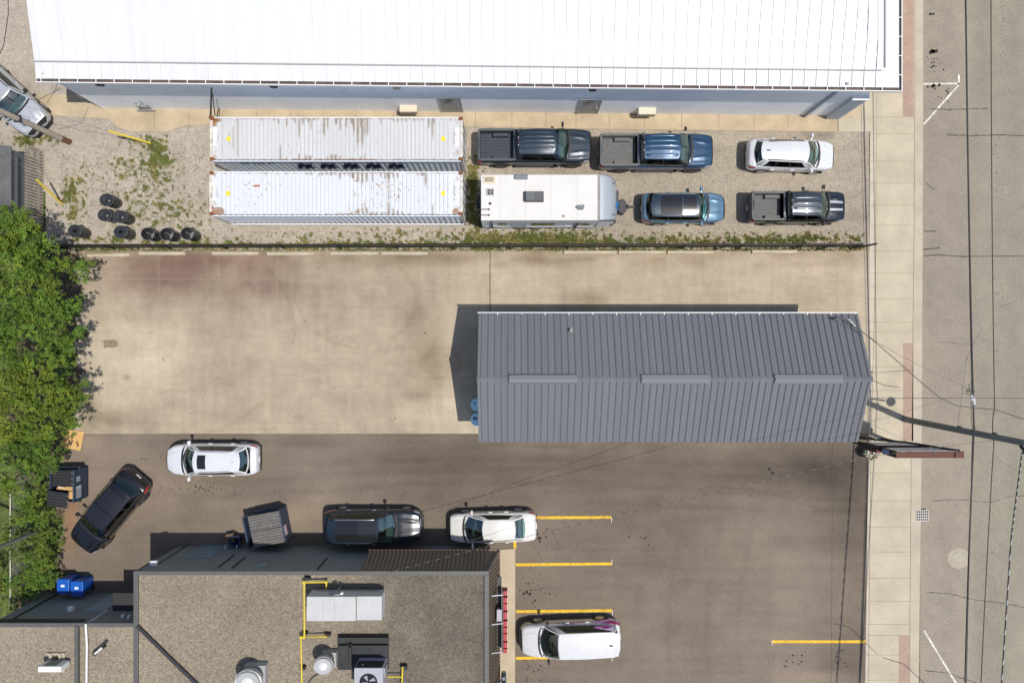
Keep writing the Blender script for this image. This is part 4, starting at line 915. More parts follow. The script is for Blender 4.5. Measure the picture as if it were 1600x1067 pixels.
# mansard: north panel and east panel, sloping out and down
ZM = 2.55; OX, OY = .52, .50
b = MB(); n0 = [(MX, BYN + .03, ZT), (BX1 + .03, BYN + .03, ZT), (BX1 + OX, BYN + OY, ZM), (MX, BYN + OY, ZM)]; b.add(n0, [(0, 1, 2, 3)])
b.add([(BX1 + .03, BYN + .03, ZT), (BX1 + .03, BYS, ZT), (BX1 + OX, BYS, ZM), (BX1 + OX, BYN + OY, ZM)], [(0, 1, 2, 3)])
b.add([(MX, BYN + .03, ZT), (MX, BYN + OY, ZM), (MX, BYN, ZM)], [(0, 1, 2)])
b.add([(MX, BYN + OY, ZM), (BX1 + OX, BYN + OY, ZM), (BX1, BYN, ZM), (MX, BYN, ZM)], [(0, 1, 2, 3)])
mn = b.build('mansard', M_brown, bs_, world=True, recalc=False)
b = MB(); x = MX + .1
while x < BX1: b.bar((x, BYN + .045, ZT - .02), (x, BYN + OY + .015, ZM), .045, .05); x += .2
for i in range(1, 3): pass
y = BYN
while y > -19.5: b.bar((BX1 + .045, y, ZT - .02), (BX1 + OX + .015, y, ZM), .045, .05); y -= .2
b.build('mansard_rib', mat('brown_rib', (.14, .115, .08), .55), mn).location = -bs_.location
b = MB(); x = MX
while x < BX1 + OX: b.box(x, x + .12, BYN + OY, BYN + OY + .05, ZM - .12, ZM + .01); x += .2
y = BYN + OY
while y > -19.5: b.box(BX1 + OX, BX1 + OX + .05, y - .12, y, ZM - .12, ZM + .01); y -= .2
b.build('mansard_trim', mat('rust_trim', (.20, .085, .06), .6), mn).location = -bs_.location
MB().bar((BX1 + .03, BYN + .03, ZT + .01), (BX1 + OX, BYN + OY, ZM + .02), .10, .05).build('hip_cap', M_cap, mn).location = -bs_.location
# north wall furniture
def nwall(name, x0, x1, z0, z1, dep, m, par=bs_, **kw): return MB().box(x0, x1, BYN - .01, BYN + dep, z0, z1).build(name, m, par, world=True, **kw)
nwall('back_door', -16.62, -15.3, .02, 2.2, .04, mat('blue_grey_door', (.17, .25, .29), .6)); MB().box(-15.55, -15.45, BYN + .04, BYN + .09, 1.0, 1.1).build('door_handle', M_chrome, bs_, world=True)
nwall('back_vent', -10.1 - 5.1, -9.7 - 5.0, 0, .01, .01, M_dk) if 0 else None
nwall('wall_patch', -12.5, -12.0, 3.1, 3.5, .03, mat('teal_plate', (.22, .30, .28), .5))
nwall('floodlight', -17.75, -17.4, 3.2, 3.4, .25, M_wtrim, bevel=.05); nwall('conduit', -17.5, -17.45, .05, 3.2, .05, M_cap); nwall('conduit', -14.3, -14.24, 1.8, 3.6, .06, M_dk); nwall('conduit', -13.6, -13.54, 2.1, 3.7, .06, M_dk); nwall('conduit', -9.4, -9.35, 2.2, 3.9, .06, M_dk)
MB().box(BX0 - .02, BX0 + .06, BYN - .05, BYN + .03, 0, ZT - .05).build('corner_trim', M_cap, bs_, world=True)
# west wing of the shop (lower left)
ZW = 4.0; kw_ = (CAMH - ZW) / FPX; WX0 = (-14 - 800) * kw_; WYN = (533.5 - 974) * kw_
b = MB(); b.add([(WX0, WYN, 0), (BX0 - .03, WYN, 0), (BX0 - .03, BYS, 0), (WX0, BYS, 0), (WX0, WYN, ZW), (BX0 - .03, WYN, ZW), (BX0 - .03, BYS, ZW), (WX0, BYS, ZW)], [(0, 1, 5, 4), (1, 2, 6, 5), (2, 3, 7, 6), (3, 0, 4, 7)])
ww = b.build('wing_wall', M_dkwall, bs_, world=True)
o = sheet('wing_roof', -14, 976, 213, 1150, ZW - .05, 2.4, c_roofg, M_rg); del o['kind']; o.parent = bs_; o.location = -bs_.location
MB().box(WX0 - .05, BX0 - .06, WYN - .14, WYN + .05, ZW - .05, ZW + .05).build('parapet_cap', M_cap, bs_, world=True)
MB().box(WX0, WX0 + 4.3, WYN + .05, WYN + .07, ZW - .42, ZW - .06).build('fascia', M_dk, bs_, world=True)
def wwall(name, x0, x1, z0, z1, dep, m, **kw): return MB().box(x0, x1, WYN - .01, WYN + dep, z0, z1).build(name, m, bs_, world=True, **kw)
wwall('back_door', -21.5, -20.45, .02, 2.5, .04, mat('slate_door', (.26, .32, .35), .6)); MB().box(-20.7, -20.6, WYN + .04, WYN + .09, 1.0, 1.1).build('door_handle', M_chrome, bs_, world=True)
wwall('floodlight', -22.35, -22.1, 2.3, 2.5, .2, M_wtrim); wwall('floodlight', -19.2, -19.08, 3.1, 3.3, .12, M_wtrim); wwall('floodlight', -18.85, -18.73, 3.2, 3.4, .12, M_wtrim)
wwall('awning', -20.1, -18.3, 2.3, 2.45, .9, mat('awning_brown', (.028, .025, .026), .7)); wwall('conduit', -24.4, -24.32, .05, 3.4, .05, M_dk)
wwall('conduit', -20.4, -20.36, 2.4, 3.95, .05, M_wtrim)
# roof dividing kerbs
c0, c1 = P(214, 977, ZT + .02), P(330, 1090, ZT + .02); MB().bar(c0, c1, .15, .10).build('roof_divider', M_dk, bs_, world=True)
c0, c1 = P(120.5, 977, ZW + .05), P(120.5, 1100, ZW + .05); MB().bar(c0, c1, .17, .16).build('roof_divider', M_cap, bs_, world=True)
cd = MB().tube([P(134, 974, ZW + .1), P(136, 1010, ZW + .06), P(135.5, 1030, ZW + .06), P(135, 1090, ZW + .06)], .05, 8).build('conduit_pipe', mat('white_pipe', (.68, .68, .66), .4), bs_, world=True)
# gooseneck vent, wall mounted letters, roof units
gv = thing('gooseneck_vent', 'bent white vent pipe with black ends standing on the lower left gravel roof', 'vent pipe', P(150, 1018, ZW - .05))
MB().tube([P(148, 1021, ZW), P(149, 1020, ZW + .35), P(160, 1011, ZW + .4)], .05, 8).build('pipe', mat('white_pipe', (.68, .68, .66)), gv, world=True); MB().tube([P(148, 1020, ZW + .0), P(148, 1021, ZW + .22)], .11, 10).build('collar', M_blk, gv, world=True); MB().tube([P(159, 1012, ZW + .3), P(164, 1008, ZW + .4)], .08, 10).build('vent_mouth', M_blk, gv, world=True)
sg_ = thing('letter_sign', 'row of red block letters with white faces on brackets along the brown mansard', 'sign', (-.2, -13.5, 3.2))
rs_ = random.Random(3); y = (533.5 - 919) * .0316
b = MB().box(-.50, -.42, (533.5 - 1014) * .0316, (533.5 - 919) * .0316, 2.9, 3.5); b.build('sign_raceway', M_dk, sg_, world=True)
M_lr = mat('letter_red', (.36, .022, .03), .45); M_lw = mat('letter_face_white', (.78, .68, .66), .5)
ye = (533.5 - 1014) * .0316
while y > ye:
    h = rs_.choice((.16, .22, .30, .34, .26)); h = min(h, y - ye + .02)
    l = MB().box(-.42, -.235, y - h, y, 2.92, 3.46).build('sign_letter', M_lr, sg_, world=True); MB().box(-.235, -.222, y - h + .02, y - .02, 2.94, 3.44).build('letter_face', M_lw, l).location = -sg_.location
    y -= h + rs_.choice((.05, .08, .10))
for py in (924, 968, 1012):
    yy = (533.5 - py) * .0316; MB().bar((-1.0, yy, 3.66), (-.44, yy, 3.5), .05, .05).build('sign_bracket', M_chrome, sg_, world=True)
MB().box(-.74, -.50, (533.5 - 965) * .0316, (533.5 - 947) * .0316, 3.2, 3.5).build('sign_transformer', mat('box_lilac_grey', (.36, .35, .38), .5), sg_, world=True)
MB().box(-.80, -.52, (533.5 - 1014) * .0316, (533.5 - 903) * .0316, 2.86, 2.92).build('sign_tray', M_dk, sg_, world=True)
gl = thing('gooseneck_lamp', 'black and chrome lamp below the letter sign at the frame bottom', 'lamp', P(787, 1058, 3.0)); MB().tube([P(787, 1049, 3.0), P(787, 1075, 3.0)], .12, 10).build('shade', M_gloss, gl, world=True); MB().tube([P(784, 1062, 3.05), P(775, 1068, 3.3)], .03, 6).build('lamp_arm', M_dk, gl, world=True); MB().tube([P(786, 1056, 3.1), P(786, 1061, 3.1)], .11, 10).build('chrome_band', M_chrome, gl, world=True)

# roof machines
M_rtu = mat('unit_grey', (.47, .475, .465), .5, var=.06, vs=2); M_rtud = mat('unit_side_grey', (.26, .262, .262), .5)
x0, x1 = (479 - 800) * .02943, (596 - 800) * .02943; y1, y0 = (533.5 - 932) * .02943, (533.5 - 970) * .02943; zr = ZT - .06
ru = thing('rooftop_unit', 'long pale grey rooftop air unit on a dark curb near the roof edge', 'air unit', ((x0 + x1) / 2, (y0 + y1) / 2, zr))
MB().box(x0 + .12, x1 - .2, y0 + .1, y1 - .14, zr, 4.5).build('curb', M_dk, ru, world=True)
q = MB(); xm = x0 + (x1 - x0) * .665; q.box(x0, xm, y0, y1 - .0, 4.5, 5.40); q.box(xm, x1, y0 + .02, y1, 4.5, 5.36); o = q.build('casing', M_rtu, ru, world=True, bevel=.015)
b = MB()
for f in (.22, .37):
    for i in range(12): b.box(x0 + (x1 - x0) * f - .012, x0 + (x1 - x0) * f + .012, y0 + .06 + i * .085, y0 + .09 + i * .085, 5.4, 5.407)
b.box(xm - .03, xm + .02, y0, y1, 5.395, 5.412); b.build('roof_rivet', mat('rivet_tan', (.22, .19, .16), .6), ru, world=True)
MB().box(x0 + .95, x0 + 1.5, y1, y1 + .03, 4.75, 5.15).build('access_panel', mat('panel_blue_grey', (.27, .30, .35), .5), ru, world=True); MB().box(x0 + 1.5, x0 + 1.62, y1, y1 + .1, 5.0, 5.2).build('switch_box', M_wtrim, ru, world=True); MB().box(x0 + .2, x1 - .3, y1, y1 + .02, 4.55, 4.7).build('louvre', M_rtud, ru, world=True)
ms = thing('service_mast', 'thin metal wire mast standing behind the long rooftop air unit', 'mast', P(533, 914, zr)); c = P(533, 915, zr)
MB().tube([(c.x, c.y, zr), (c.x, c.y, 5.35)], .035, 8).build('mast_pole', mat('galvanised', (.45, .46, .46), .4, metal=.5), ms, world=True); MB().tube([(c.x, c.y, 5.3), (c.x + .12, c.y + .05, 5.42), (c.x + .2, c.y, 5.3)], .045, 8).build('weatherhead', mat('galvanised', (.45, .46, .46)), ms, world=True)
M_alu = mat('fan_aluminium', (.50, .50, .49), .4, metal=.4)
def fan(px, py, r, label, base, dz):
    c = P(px, py, 5.15); f = thing('exhaust_fan', label, 'exhaust fan', (c.x, c.y, zr), 0, 'round exhaust fans on the gravel roof')
    MB().box(-base + .1, base + .1, -base, base, 0, .42, taper=.02).build('curb', mat('curb_grey', (.33, .33, .31), .5), f)
    MB().lathe([(r * .75, .42), (r * .8, .6), (r, .75), (r * 1.02, .98), (r * .96, 1.0), (r * .88, .98), (r * .84, .74), (r * .3, .70), (0, .7)], (0, 0, 0), 28, sy=.92).build('housing', M_alu, f, smooth=True, ang=30)
    MB().lathe([(0, .72), (r * .62, .74), (r * .64, .90), (r * .60, 1.03), (r * .3, 1.10), (0, 1.11)], (0, 0, 0), 24, sy=.92).build('cap', mat('cap_white', (.66, .66, .65), .4), f, smooth=True, ang=40)
    q = MB(); [q.bar((r * .5 * math.cos(a), r * .46 * math.sin(a), .99), (r * 1.0 * math.cos(a), r * .92 * math.sin(a), .99), .03, .03) for a in (.6, 2.2, 3.8, 5.4)]; q.build('strut', M_alu, f)
    q = MB().lathe([(r * .86, .99), (r * .9, 1.03), (r * .86, 1.07)], (0, 0, 0), 28, sy=.92); q.build('rim_wire', M_alu, f)
    return f
fan(505, 1040, .46, 'smaller round exhaust fan with a white cap beside the yellow gas pipe', .36, 0)
fan(387, 1066, .62, 'larger round exhaust fan standing alone at the bottom edge', .52, 0)
x0, x1 = (553 - 800) * .0294, (598 - 800) * .0294; yt = (533.5 - 1044) * .0294
cu_ = thing('condenser', 'square grey condenser with a dark fan opening in its top', 'air unit', ((x0 + x1) / 2, yt - .65, zr))
q = MB(); q.box(x0, x1, yt - 1.3, yt, zr + .12, 5.4); q.build('casing', mat('condenser_grey', (.36, .36, .40), .5), cu_, world=True, bevel=.02)
MB().box(x0 + .06, x1 - .06, yt, yt + .012, zr + .55, 5.33).build('coil_panel', M_dk, cu_, world=True); MB().box(x0 + .05, x1 - .05, yt - 1.2, yt - .05, zr, zr + .12).build('skid', M_dk, cu_, world=True)
cx, cy = (x0 + x1) / 2, yt - .62; MB().lathe([(.40, .0), (.41, .03), (.37, .03), (.36, .006), (0, .006)], (cx, cy, 5.395), 24, sy=.92).build('fan_guard', M_gloss, cu_, world=True)
q = MB(); [q.hexa([(cx + .06 * math.cos(a), cy + .06 * math.sin(a), 5.41), (cx + .33 * math.cos(a - .25), cy + .3 * math.sin(a - .25), 5.41), (cx + .33 * math.cos(a + .3), cy + .3 * math.sin(a + .3), 5.41), (cx + .07 * math.cos(a + .6), cy + .07 * math.sin(a + .6), 5.41)], [(cx + .06 * math.cos(a), cy + .06 * math.sin(a), 5.416), (cx + .33 * math.cos(a - .25), cy + .3 * math.sin(a - .25), 5.43), (cx + .33 * math.cos(a + .3), cy + .3 * math.sin(a + .3), 5.42), (cx + .07 * math.cos(a + .6), cy + .07 * math.sin(a + .6), 5.416)]) for a in (.4, 2.0, 3.5, 5.1)]; q.build('fan_blade', mat('blade_grey', (.30, .31, .33), .4), cu_, world=True)
MB().box(x0 + .3, x0 + .36, yt + .012, yt + .03, 5.05, 5.15).build('badge', M_wtrim, cu_, world=True); MB().box(x1, x1 + .07, yt - .5, yt - .1, 4.6, 5.2).build('service_valve_box', M_rtud, cu_, world=True)
# dark equipment frame behind the condenser
def PB(x0, x1, y0, y1, z): a, b_ = P(x0, y1, z), P(x1, y0, z); return a.x, b_.x, a.y, b_.y
rk = thing('equipment_platform', 'low black equipment platform behind the square condenser', 'platform', P(567, 1015, zr))
MB().box(*PB(528, 607, 993, 1046, 4.35), zr + .1, 4.35).build('deck', mat('black_membrane', (.022, .024, .025), .7, var=.3, vs=3), rk, world=True)
q = MB(); [q.box(*PB(*r, 4.5), 4.35, 4.5) for r in ((529, 606, 996, 1000), (545, 549, 1006, 1040), (529, 606, 1008, 1011))]; q.build('rail', M_blk, rk, world=True)
q = MB(); [q.box(*PB(*r, 4.2), zr, zr + .1) for r in ((530, 536, 995, 1044), (598, 604, 995, 1040))]; q.build('sleeper', mat('sleeper_wood', (.12, .10, .08), .8), rk, world=True)
# yellow gas pipes
M_gas = mat('gas_yellow', (.62, .47, .02), .5, var=.1, vs=3)
gp = thing('gas_pipe', 'yellow gas pipe running in steps across the gravel roof past the long air unit', 'pipe', P(475, 950, zr)); zg = 4.45
q = MB().tube([P(512, 909, zg), P(475, 909.5, zg)], .042, 8).tube([P(475, 907, zg), P(475.5, 996, zg)], .042, 8).tube([P(511, 994, zg), P(470, 995, zg), P(472, 1092, zg)], .042, 8).tube([P(510, 909, zg), P(509.5, 926, zg)], .035, 8); q.build('pipe_run', M_gas, gp, world=True)
[MB().box(*PB(x - 4, x + 4, y - 2, y + 2, zg), zr, zg - .04).build('support_block', M_blk, gp, world=True) for x, y in ((479, 905), (475, 991), (511, 993), (472, 1045))]
[MB().lathe([(.065, -.06), (.065, .06)], P(x, y, zg), 10).build('elbow', M_gas, gp, world=True) for x, y in ((475, 909.5), (475, 995), (470.5, 995), (509.5, 909))]
g2 = thing('gas_pipe', 'short yellow gas pipe beside the square condenser', 'pipe', P(626, 1050, zr)); MB().tube([P(629, 1041, zg), P(627, 1095, zg)], .038, 8).tube([P(628, 1057, zg), P(606, 1057, zg)], .03, 8).build('pipe_run', M_gas, g2, world=True); MB().box(*PB(626, 635, 1041, 1047, zg), zr, zg - .03).build('support_block', M_blk, g2, world=True)
cb = thing('roof_cable', 'black cable trailing over gravel between the fans and platform', 'cable', P(500, 1055, zr)); MB().tube([P(476, 1080, zr + .04), P(484, 1062, zr + .05), P(494, 1054, zr + .05), P(520, 1041, zr + .05), P(532, 1038, zr + .2)], .02, 6).build('cable_run', M_blk, cb, world=True)
ac = thing('split_unit', 'small white air conditioner on timber sleepers at the lower left roof', 'air unit', P(80, 1040, ZW - .05))
q = MB(); [q.box(*PB(*r, ZW + .1), ZW - .05, ZW + .1) for r in ((76, 80, 1021, 1049), (91, 95, 1021, 1049))]; q.build('sleeper', mat('pale_timber', (.42, .36, .26), .85), ac, world=True); MB().box(*PB(97, 101, 1020, 1050, ZW + .05), ZW - .05, ZW + .06).box(*PB(72, 97, 1020, 1022.5, ZW + .05), ZW - .05, ZW + .06).build('pad_frame', mat('pale_timber', (.42, .36, .26)), ac, world=True)
q = MB(); a, b_ = P(59, 1050, ZW + .75), P(95, 1041, ZW + .75); q.box(a.x, b_.x, a.y, b_.y, ZW + .1, ZW + .75); q.build('casing', mat('unit_white', (.72, .73, .71), .4), ac, world=True, bevel=.03); MB().box(a.x + .2, b_.x - .3, b_.y, b_.y + .015, ZW + .18, ZW + .68).build('fan_grille', mat('grille_green_grey', (.17, .20, .18), .6), ac, world=True)
# ================================================================== YARD THINGS
M_cont = mat('container_paint', (.66, .68, .70), .55, attr=True, fine=.04, fs=14)
M_cside = mat('container_side_paint', (.78, .84, .92), .5, var=.06, vs=1); M_cside2 = mat('container_grey_side', (.62, .66, .69), .55, var=.10, vs=1)
M_rust = mat('rust', (.19, .07, .025), .9, var=.4, vs=8); M_navy = mat('logo_navy', (.02, .035, .085), .6)
ZC = 2.75; kc = (CAMH - ZC) / FPX
STREAKS = {1: [(473, 't', .22, 1.6), (482, 't', .15, 2), (490, 't', .1, 2), (506, 't', .5, 2), (525, 't', .2, 2), (541, 't', .3, 2), (549, 't', .18, 2), (553, 't', .42, 1.6), (559, 't', .78, 2.2), (566, 't', .8, 2.2), (574, 't', .5, 1.8), (676, 't', .58, 2), (670, 't', .3, 1.6), (438, 'b', .45, 1.4), (478, 'b', .16, 2), (484, 'b', .14, 2), (518, 'b', .18, 2), (524, 'b', .18, 2), (549, 'b', .06, 2), (610, 't', .06, 2), (640, 't', .05, 2), (420, 't', .05, 2)],
           2: [(503, 't', .12, 1.6), (510, 't', .1, 1.6), (517, 't', .12, 1.6), (524, 't', .1, 1.6), (531, 't', .13, 1.6), (538, 't', .1, 1.6), (545, 't', .12, 1.6), (552, 't', .22, 1.8), (559, 't', .28, 2), (566, 't', .36, 2.2), (573, 't', .28, 2), (607, 't', .9, 1.0), (606, 't', .2, 2), (665, 't', .4, 2.2), (660, 't', .12, 3), (549, 'b', .1, 1.6), (556, 'b', .14, 1.6), (560, 'b', .2, 2), (567, 'b', .22, 2), (573, 'b', .2, 1.8), (580, 'b', .08, 1.6), (588, 'b', .08, 1.6), (597, 'b', .1, 1.6), (607, 'b', .32, 2), (614, 'b', .2, 1.8), (621, 'b', .14, 1.8), (628, 'b', .1, 1.8), (640, 'b', .06, 1.6), (676, 'b', .3, 1.2)]}
def container(label, px0, px1, py0, py1, sidem, seed, texts):
    x0, x1 = (px0 - 800) * kc, (px1 - 800) * kc; yn, ys = (533.5 - py0) * kc, (533.5 - py1) * kc
    e = thing('shipping_container', label, 'container', ((x0 + x1) / 2, (yn + ys) / 2, .15), 0, 'shipping containers side by side on the gravel'); ex, ey, ez = e.location
    L, W_ = x1 - x0, yn - ys; hl, hw_ = L / 2, W_ / 2; zt = ZC - .15
    # roof sheet, corrugated crosswise, rust and dirt as colour
    nx, ny = 420, 90; X, Y = np.meshgrid(np.linspace(-hl + .1, hl - .1, nx), np.linspace(-hw_ + .05, hw_ - .05, ny), indexing='ij')
    ph = np.mod(X / .205, 1.0); Zc = zt - .045 + .04 * sstep(.08, .2, ph) * (1 - sstep(.8, .92, ph)) * sstep(hw_ - .07, hw_ - .14, np.abs(Y)) * sstep(hl - .55, hl - .65, np.abs(X))
    u = X * 29; v = Y * 29; c = col3((.53, .535, .54) if seed == 1 else (.60, .62, .65), .94 + .10 * fbm(u, v, 60, seed * 7))
    g = np.floor(X / .205); r1 = vnoise(g * 3.7, g * 0 + seed, 1.0, seed + 11)
    edge = hw_ - np.abs(Y)
    cl = np.clip(gauss(X, Y * 0, -.3 if seed == 1 else 1.6, 0, 2.6 if seed == 1 else 2.2, 1) + .25, 0, 1)
    reach = (r1 ** 2.2) * (1.5 if seed == 1 else .8) * cl
    top = sstep(reach, reach * .6, (hw_ - Y)) * (r1 > .5) * sstep(.62, .8, ph) ; bot = sstep(reach * .4, reach * .2, (hw_ + Y)) * (r1 > .45) * sstep(.62, .8, ph)
    k = np.clip(top * .9 + bot * .85, 0, 1)[..., None]; c = c * (1 - k) + np.array([.27, .215, .15]) * k
    for sx_, frm, ln_, wp in STREAKS[seed]:
        xs0 = (sx_ - 800) * kc - ex; pp = (hw_ - Y) / (2 * hw_) if frm == 't' else (hw_ + Y) / (2 * hw_)
        k = (np.exp(-((X - xs0) / (wp * .030)) ** 2) * sstep(ln_, ln_ * .6, pp) * (.55 + .6 * fbm(u, v, 5, seed + 31, 2)))[..., None].clip(0, .92); c = c * (1 - k) + np.array([.235, .18, .115]) * k
    line = np.clip((sstep(.11, .06, edge) * (fbm(u, v, 7, seed + 3) > .46) * cl * 1.3), 0, 1); sp = (fbm(u, v, 3, seed + 9, 2) > .80 - .06 * cl) * (fbm(u, v, 45, seed + 19, 2) > .52) * (1.0 if seed == 2 else .35)
    ends = sstep(.55, .1, hl - np.abs(X)) * (fbm(u, v, 7, seed + 5) > .60); wst = sstep(-hl + .42, -hl + .12, X) * (fbm(u, v, 14, seed + 6) > .54)
    cor = gauss(X, Y, hl - .35, -hw_ + .18, .2, .2) + gauss(X, Y, -hl + .4, -hw_ + .2, .4, .25) if seed == 2 else gauss(X, Y, -hl + .3, hw_ - .15, .25, .12)
    k = np.clip(line * .8 + sp * .7 + ends * .5 + wst * .7 + (cor > .45) * .8, 0, 1)[..., None]; rc = np.array([.30, .14, .055])[None, None] * (.5 + .9 * fbm(u, v, 6, seed + 8))[..., None]; c = c * (1 - k) + rc * k
    if seed == 2: k = (gauss(X, Y, -hl + 2.35, hw_ - .72, .20, .05) > .4)[..., None] * 1.; c = c * (1 - k) + np.array([.42, .12, .05]) * k
    if seed == 1:
        for xx, w2, y0_ in ((-hl + 1.15, .035, .6), (-hl + 1.37, .05, .95), (-hl + .95, .03, .4)): k = (np.exp(-((X - xx) / w2) ** 2) * (Y < y0_) * (Y > -y0_ + .1))[..., None] * .7; c = c * (1 - k) + np.array([.36, .31, .27]) * k
    V = np.stack([X, Y, Zc], -1).reshape(-1, 3); i = np.arange(nx * ny).reshape(nx, ny); b = MB(); b.v = V.tolist(); b.f = np.stack([i[:-1, :-1], i[1:, :-1], i[1:, 1:], i[:-1, 1:]], -1).reshape(-1, 4).tolist()
    b.build('roof_panel', M_cont, e, recalc=False, cols=c.reshape(-1, 3))
    # corrugated long sides
    for s in (1, -1):
        b = MB(); n = int((L - .3) / .07); pts = []
        for i_ in range(n + 1): x = -hl + .15 + (L - .3) * i_ / n; pts.append((x, s * (hw_ - .03 - (.045 if i_ % 4 in (2, 3) else 0))))
        b.v = [(x, y, .14) for x, y in pts] + [(x, y, zt - .1) for x, y in pts]; b.f = [(i_, i_ + 1, n + 2 + i_, n + 1 + i_) for i_ in range(n)]
        b.build('side_panel', sidem if s < 0 else M_cside, e, recalc=False)
        MB().box(-hl + .1, hl - .1, s * hw_ - .05, s * hw_ + .0, zt - .12, zt - .015).build('top_rail', mat('container_rail', (.66, .69, .72), .5), e); MB().box(-hl + .1, hl - .1, s * hw_ - .05, s * hw_ + .0, 0, .15).build('bottom_rail', mat('container_rail', (.66, .69, .72)), e)
    # ends: panels, posts, castings
    MB().box(-hl + .03, -hl + .07, -hw_ + .1, hw_ - .1, .1, zt - .1).build('end_panel', M_cside, e)
    for s in (1, -1):
        d = MB().box(hl - .07, hl - .03, min(s * .02, s * (hw_ - .1)), max(s * .02, s * (hw_ - .1)), .12, zt - .08).build('door', mat('container_door', (.66, .70, .75), .5, var=.05), e)
        MB().tube([(hl - .0, s * .35, .15), (hl - .0, s * .35, zt - .1)], .025, 6).tube([(hl - .0, s * .75, .15), (hl - .0, s * .75, zt - .1)], .025, 6).build('lock_rod', M_chrome, d)
    for sx in (1, -1):
        for s in (1, -1): MB().box(sx * hl - (.14 if sx > 0 else 0), sx * hl + (.14 if sx < 0 else 0), s * hw_ - (.12 if s > 0 else 0), s * hw_ + (.12 if s < 0 else 0), .1, zt - .1).build('corner_post', mat('post_rusty_white', (.60, .55, .48), .7, var=.35, vs=4), e)
        MB().box(sx * hl - (.12 if sx > 0 else 0), sx * hl + (.12 if sx < 0 else 0), -hw_ + .15, hw_ - .15, zt - .12, zt - .01).build('end_header', mat('post_rusty_white', (.6, .55, .48)), e)
    for sx in (1, -1):
        for s in (1, -1):
            for z0 in (-.15, zt - .11): MB().box(sx * (hl - .10) - .10, sx * (hl - .10) + .10, s * (hw_ - .075) - .085, s * (hw_ - .075) + .085, z0, z0 + .125).build('corner_casting', M_rust, e, bevel=.015)
    for x in (-hl + .92, hl - .98):          # yellow hazard stickers
        MB().add([(x - .13, -.05, zt + .004), (x + .10, -.15, zt + .004), (x + .10, .10, zt + .004), (x - .02, .14, zt + .004)], [(0, 1, 2, 3)]).build('hazard_sticker', mat('sticker_yellow', (.80, .60, .01), .5), e, recalc=False)
    for x, y, s_, t, r in texts: text_mesh('roof_number', t, s_, mat('stencil_grey', (.30, .31, .33), .6), e, (x if abs(x) < hl else x, y, zt + .004), (0, 0, r), .001)
    for x in (hl - .30, -hl + .27): MB().add([(x - .10, -.35, zt + .001), (x + .10, -.35, zt + .001), (x + .10, .55, zt + .001), (x - .10, .55, zt + .001)], [(0, 1, 2, 3)]).build('number_panel', mat('panel_white', (.80, .80, .81), .5), e, recalc=False)
    return e, hl, hw_, zt
ce, hl, hw_, zt = container('northern of two white shipping containers, greyer roof with brown streaks, dark side letters', 328, 723, 183, 251, M_cside2, 1, [(12.5 / 2 - .30, .05, .26, '5K 22', -math.pi / 2), (-12.5 / 2 + .27, .05, .24, '45G 1', math.pi / 2)])
for i in range(5):      # five dark letters on the south side, worn
    x = -hl + 4.42 + i * 1.17; b = MB(); rr = random.Random(i + 40)
    for a, bb in (((-.42, .35), (-.10, 1.55)), ((-.10, 1.55), (.40, .5)), ((-.42, .95), (.42, .95)), ((-.05, .35), (.42, 1.5))):
        b.bar((x + a[0] * .9, -hw_ - .004, a[1] * .8 + .75), (x + bb[0] * .9, -hw_ - .004, bb[1] * .8 + .75), .02, .22, up=(0, 0, 1))
    b.build('side_letter', M_navy, ce)
text_mesh('side_number', '5K 220 41', .42, M_navy, ce, (-hl + 2.2, -hw_ - .012, 2.1), (math.pi / 2, 0, 0), .002)
ce2, hl, hw_, zt = container('southern of the two white shipping containers, brighter roof with rusty corners and spots', 327, 723, 268, 336.5, M_cside, 2, [(12.5 / 2 - .30, .10, .26, '1 8004 5', -math.pi / 2), (-12.5 / 2 + .27, .1, .24, '8004 5', math.pi / 2)])
b = MB(); [b.box(hl - .99 + .0, hl - .85, -hw_ + .0, -hw_ + .0, 0, 0) for i in range(0)]
text_mesh('side_mark', 'L', .5, M_navy, ce2, (hl - 1.0, -hw_ - .012, 1.6), (math.pi / 2, 0, 0), .002)
pl = thing('wall_pole', 'thin black steel pole with a brace reaching from container corner to the pale wall', 'pole', P(330, 183, ZC)); MB().tube([P(329, 186, 2.5), P(330.5, 138, 4.2)], .045, 6).tube([P(336, 181, 2.5), P(332, 146, 4.0)], .025, 6).build('pole_tube', M_dk, pl, world=True); MB().box(*PB(327, 333, 182, 186, 2.75), 2.62, 2.82).build('clamp', M_rust, pl, world=True)

# ---- travel trailer
ZTR = 2.9; kt = (CAMH - ZTR) / FPX; tx0, tx1 = (751.5 - 800) * kt, (937 - 800) * kt; tn, ts = (533.5 - 273) * kt, (533.5 - 344.5) * kt
tr = thing('travel_trailer', 'white travel trailer with a silver rounded nose, parked behind the dark pickup', 'trailer', ((tx0 + tx1) / 2, (tn + ts) / 2, 0)); ox, oy, _ = tr.location; hl, hw_ = (tx1 - tx0) / 2, (tn - ts) / 2
M_tw = mat('trailer_roof', (.625, .605, .575), .6, var=.04, vs=.8); M_tside = mat('trailer_side', (.80, .83, .87), .35, var=.04); M_tfr = mat('trailer_nose_silver', (.42, .46, .50), .35, metal=.35)
MB().box(-hl, hl, -hw_ + .02, hw_ - .02, .55, 2.84).build('body', M_tside, tr); MB().box(-hl, hl - .0, -hw_, hw_, 2.84, 2.90).build('roof', M_tw, tr, bevel=.02)
prof = [(hl, 2.90), (hl + .22, 2.86), (hl + .5, 2.72), (hl + .78, 2.45), (hl + .98, 2.05), (hl + 1.08, 1.6), (hl + 1.10, 1.2), (hl + 1.02, .8), (hl + .9, .55)]
b = MB()
def nose(i, u):
    x, z = prof[int(i)]; f = (x - hl) / 1.1; return (x - .10 * f * abs(u) ** 4, u * (hw_ - .20 * f ** 2.2 * 1.0), z)
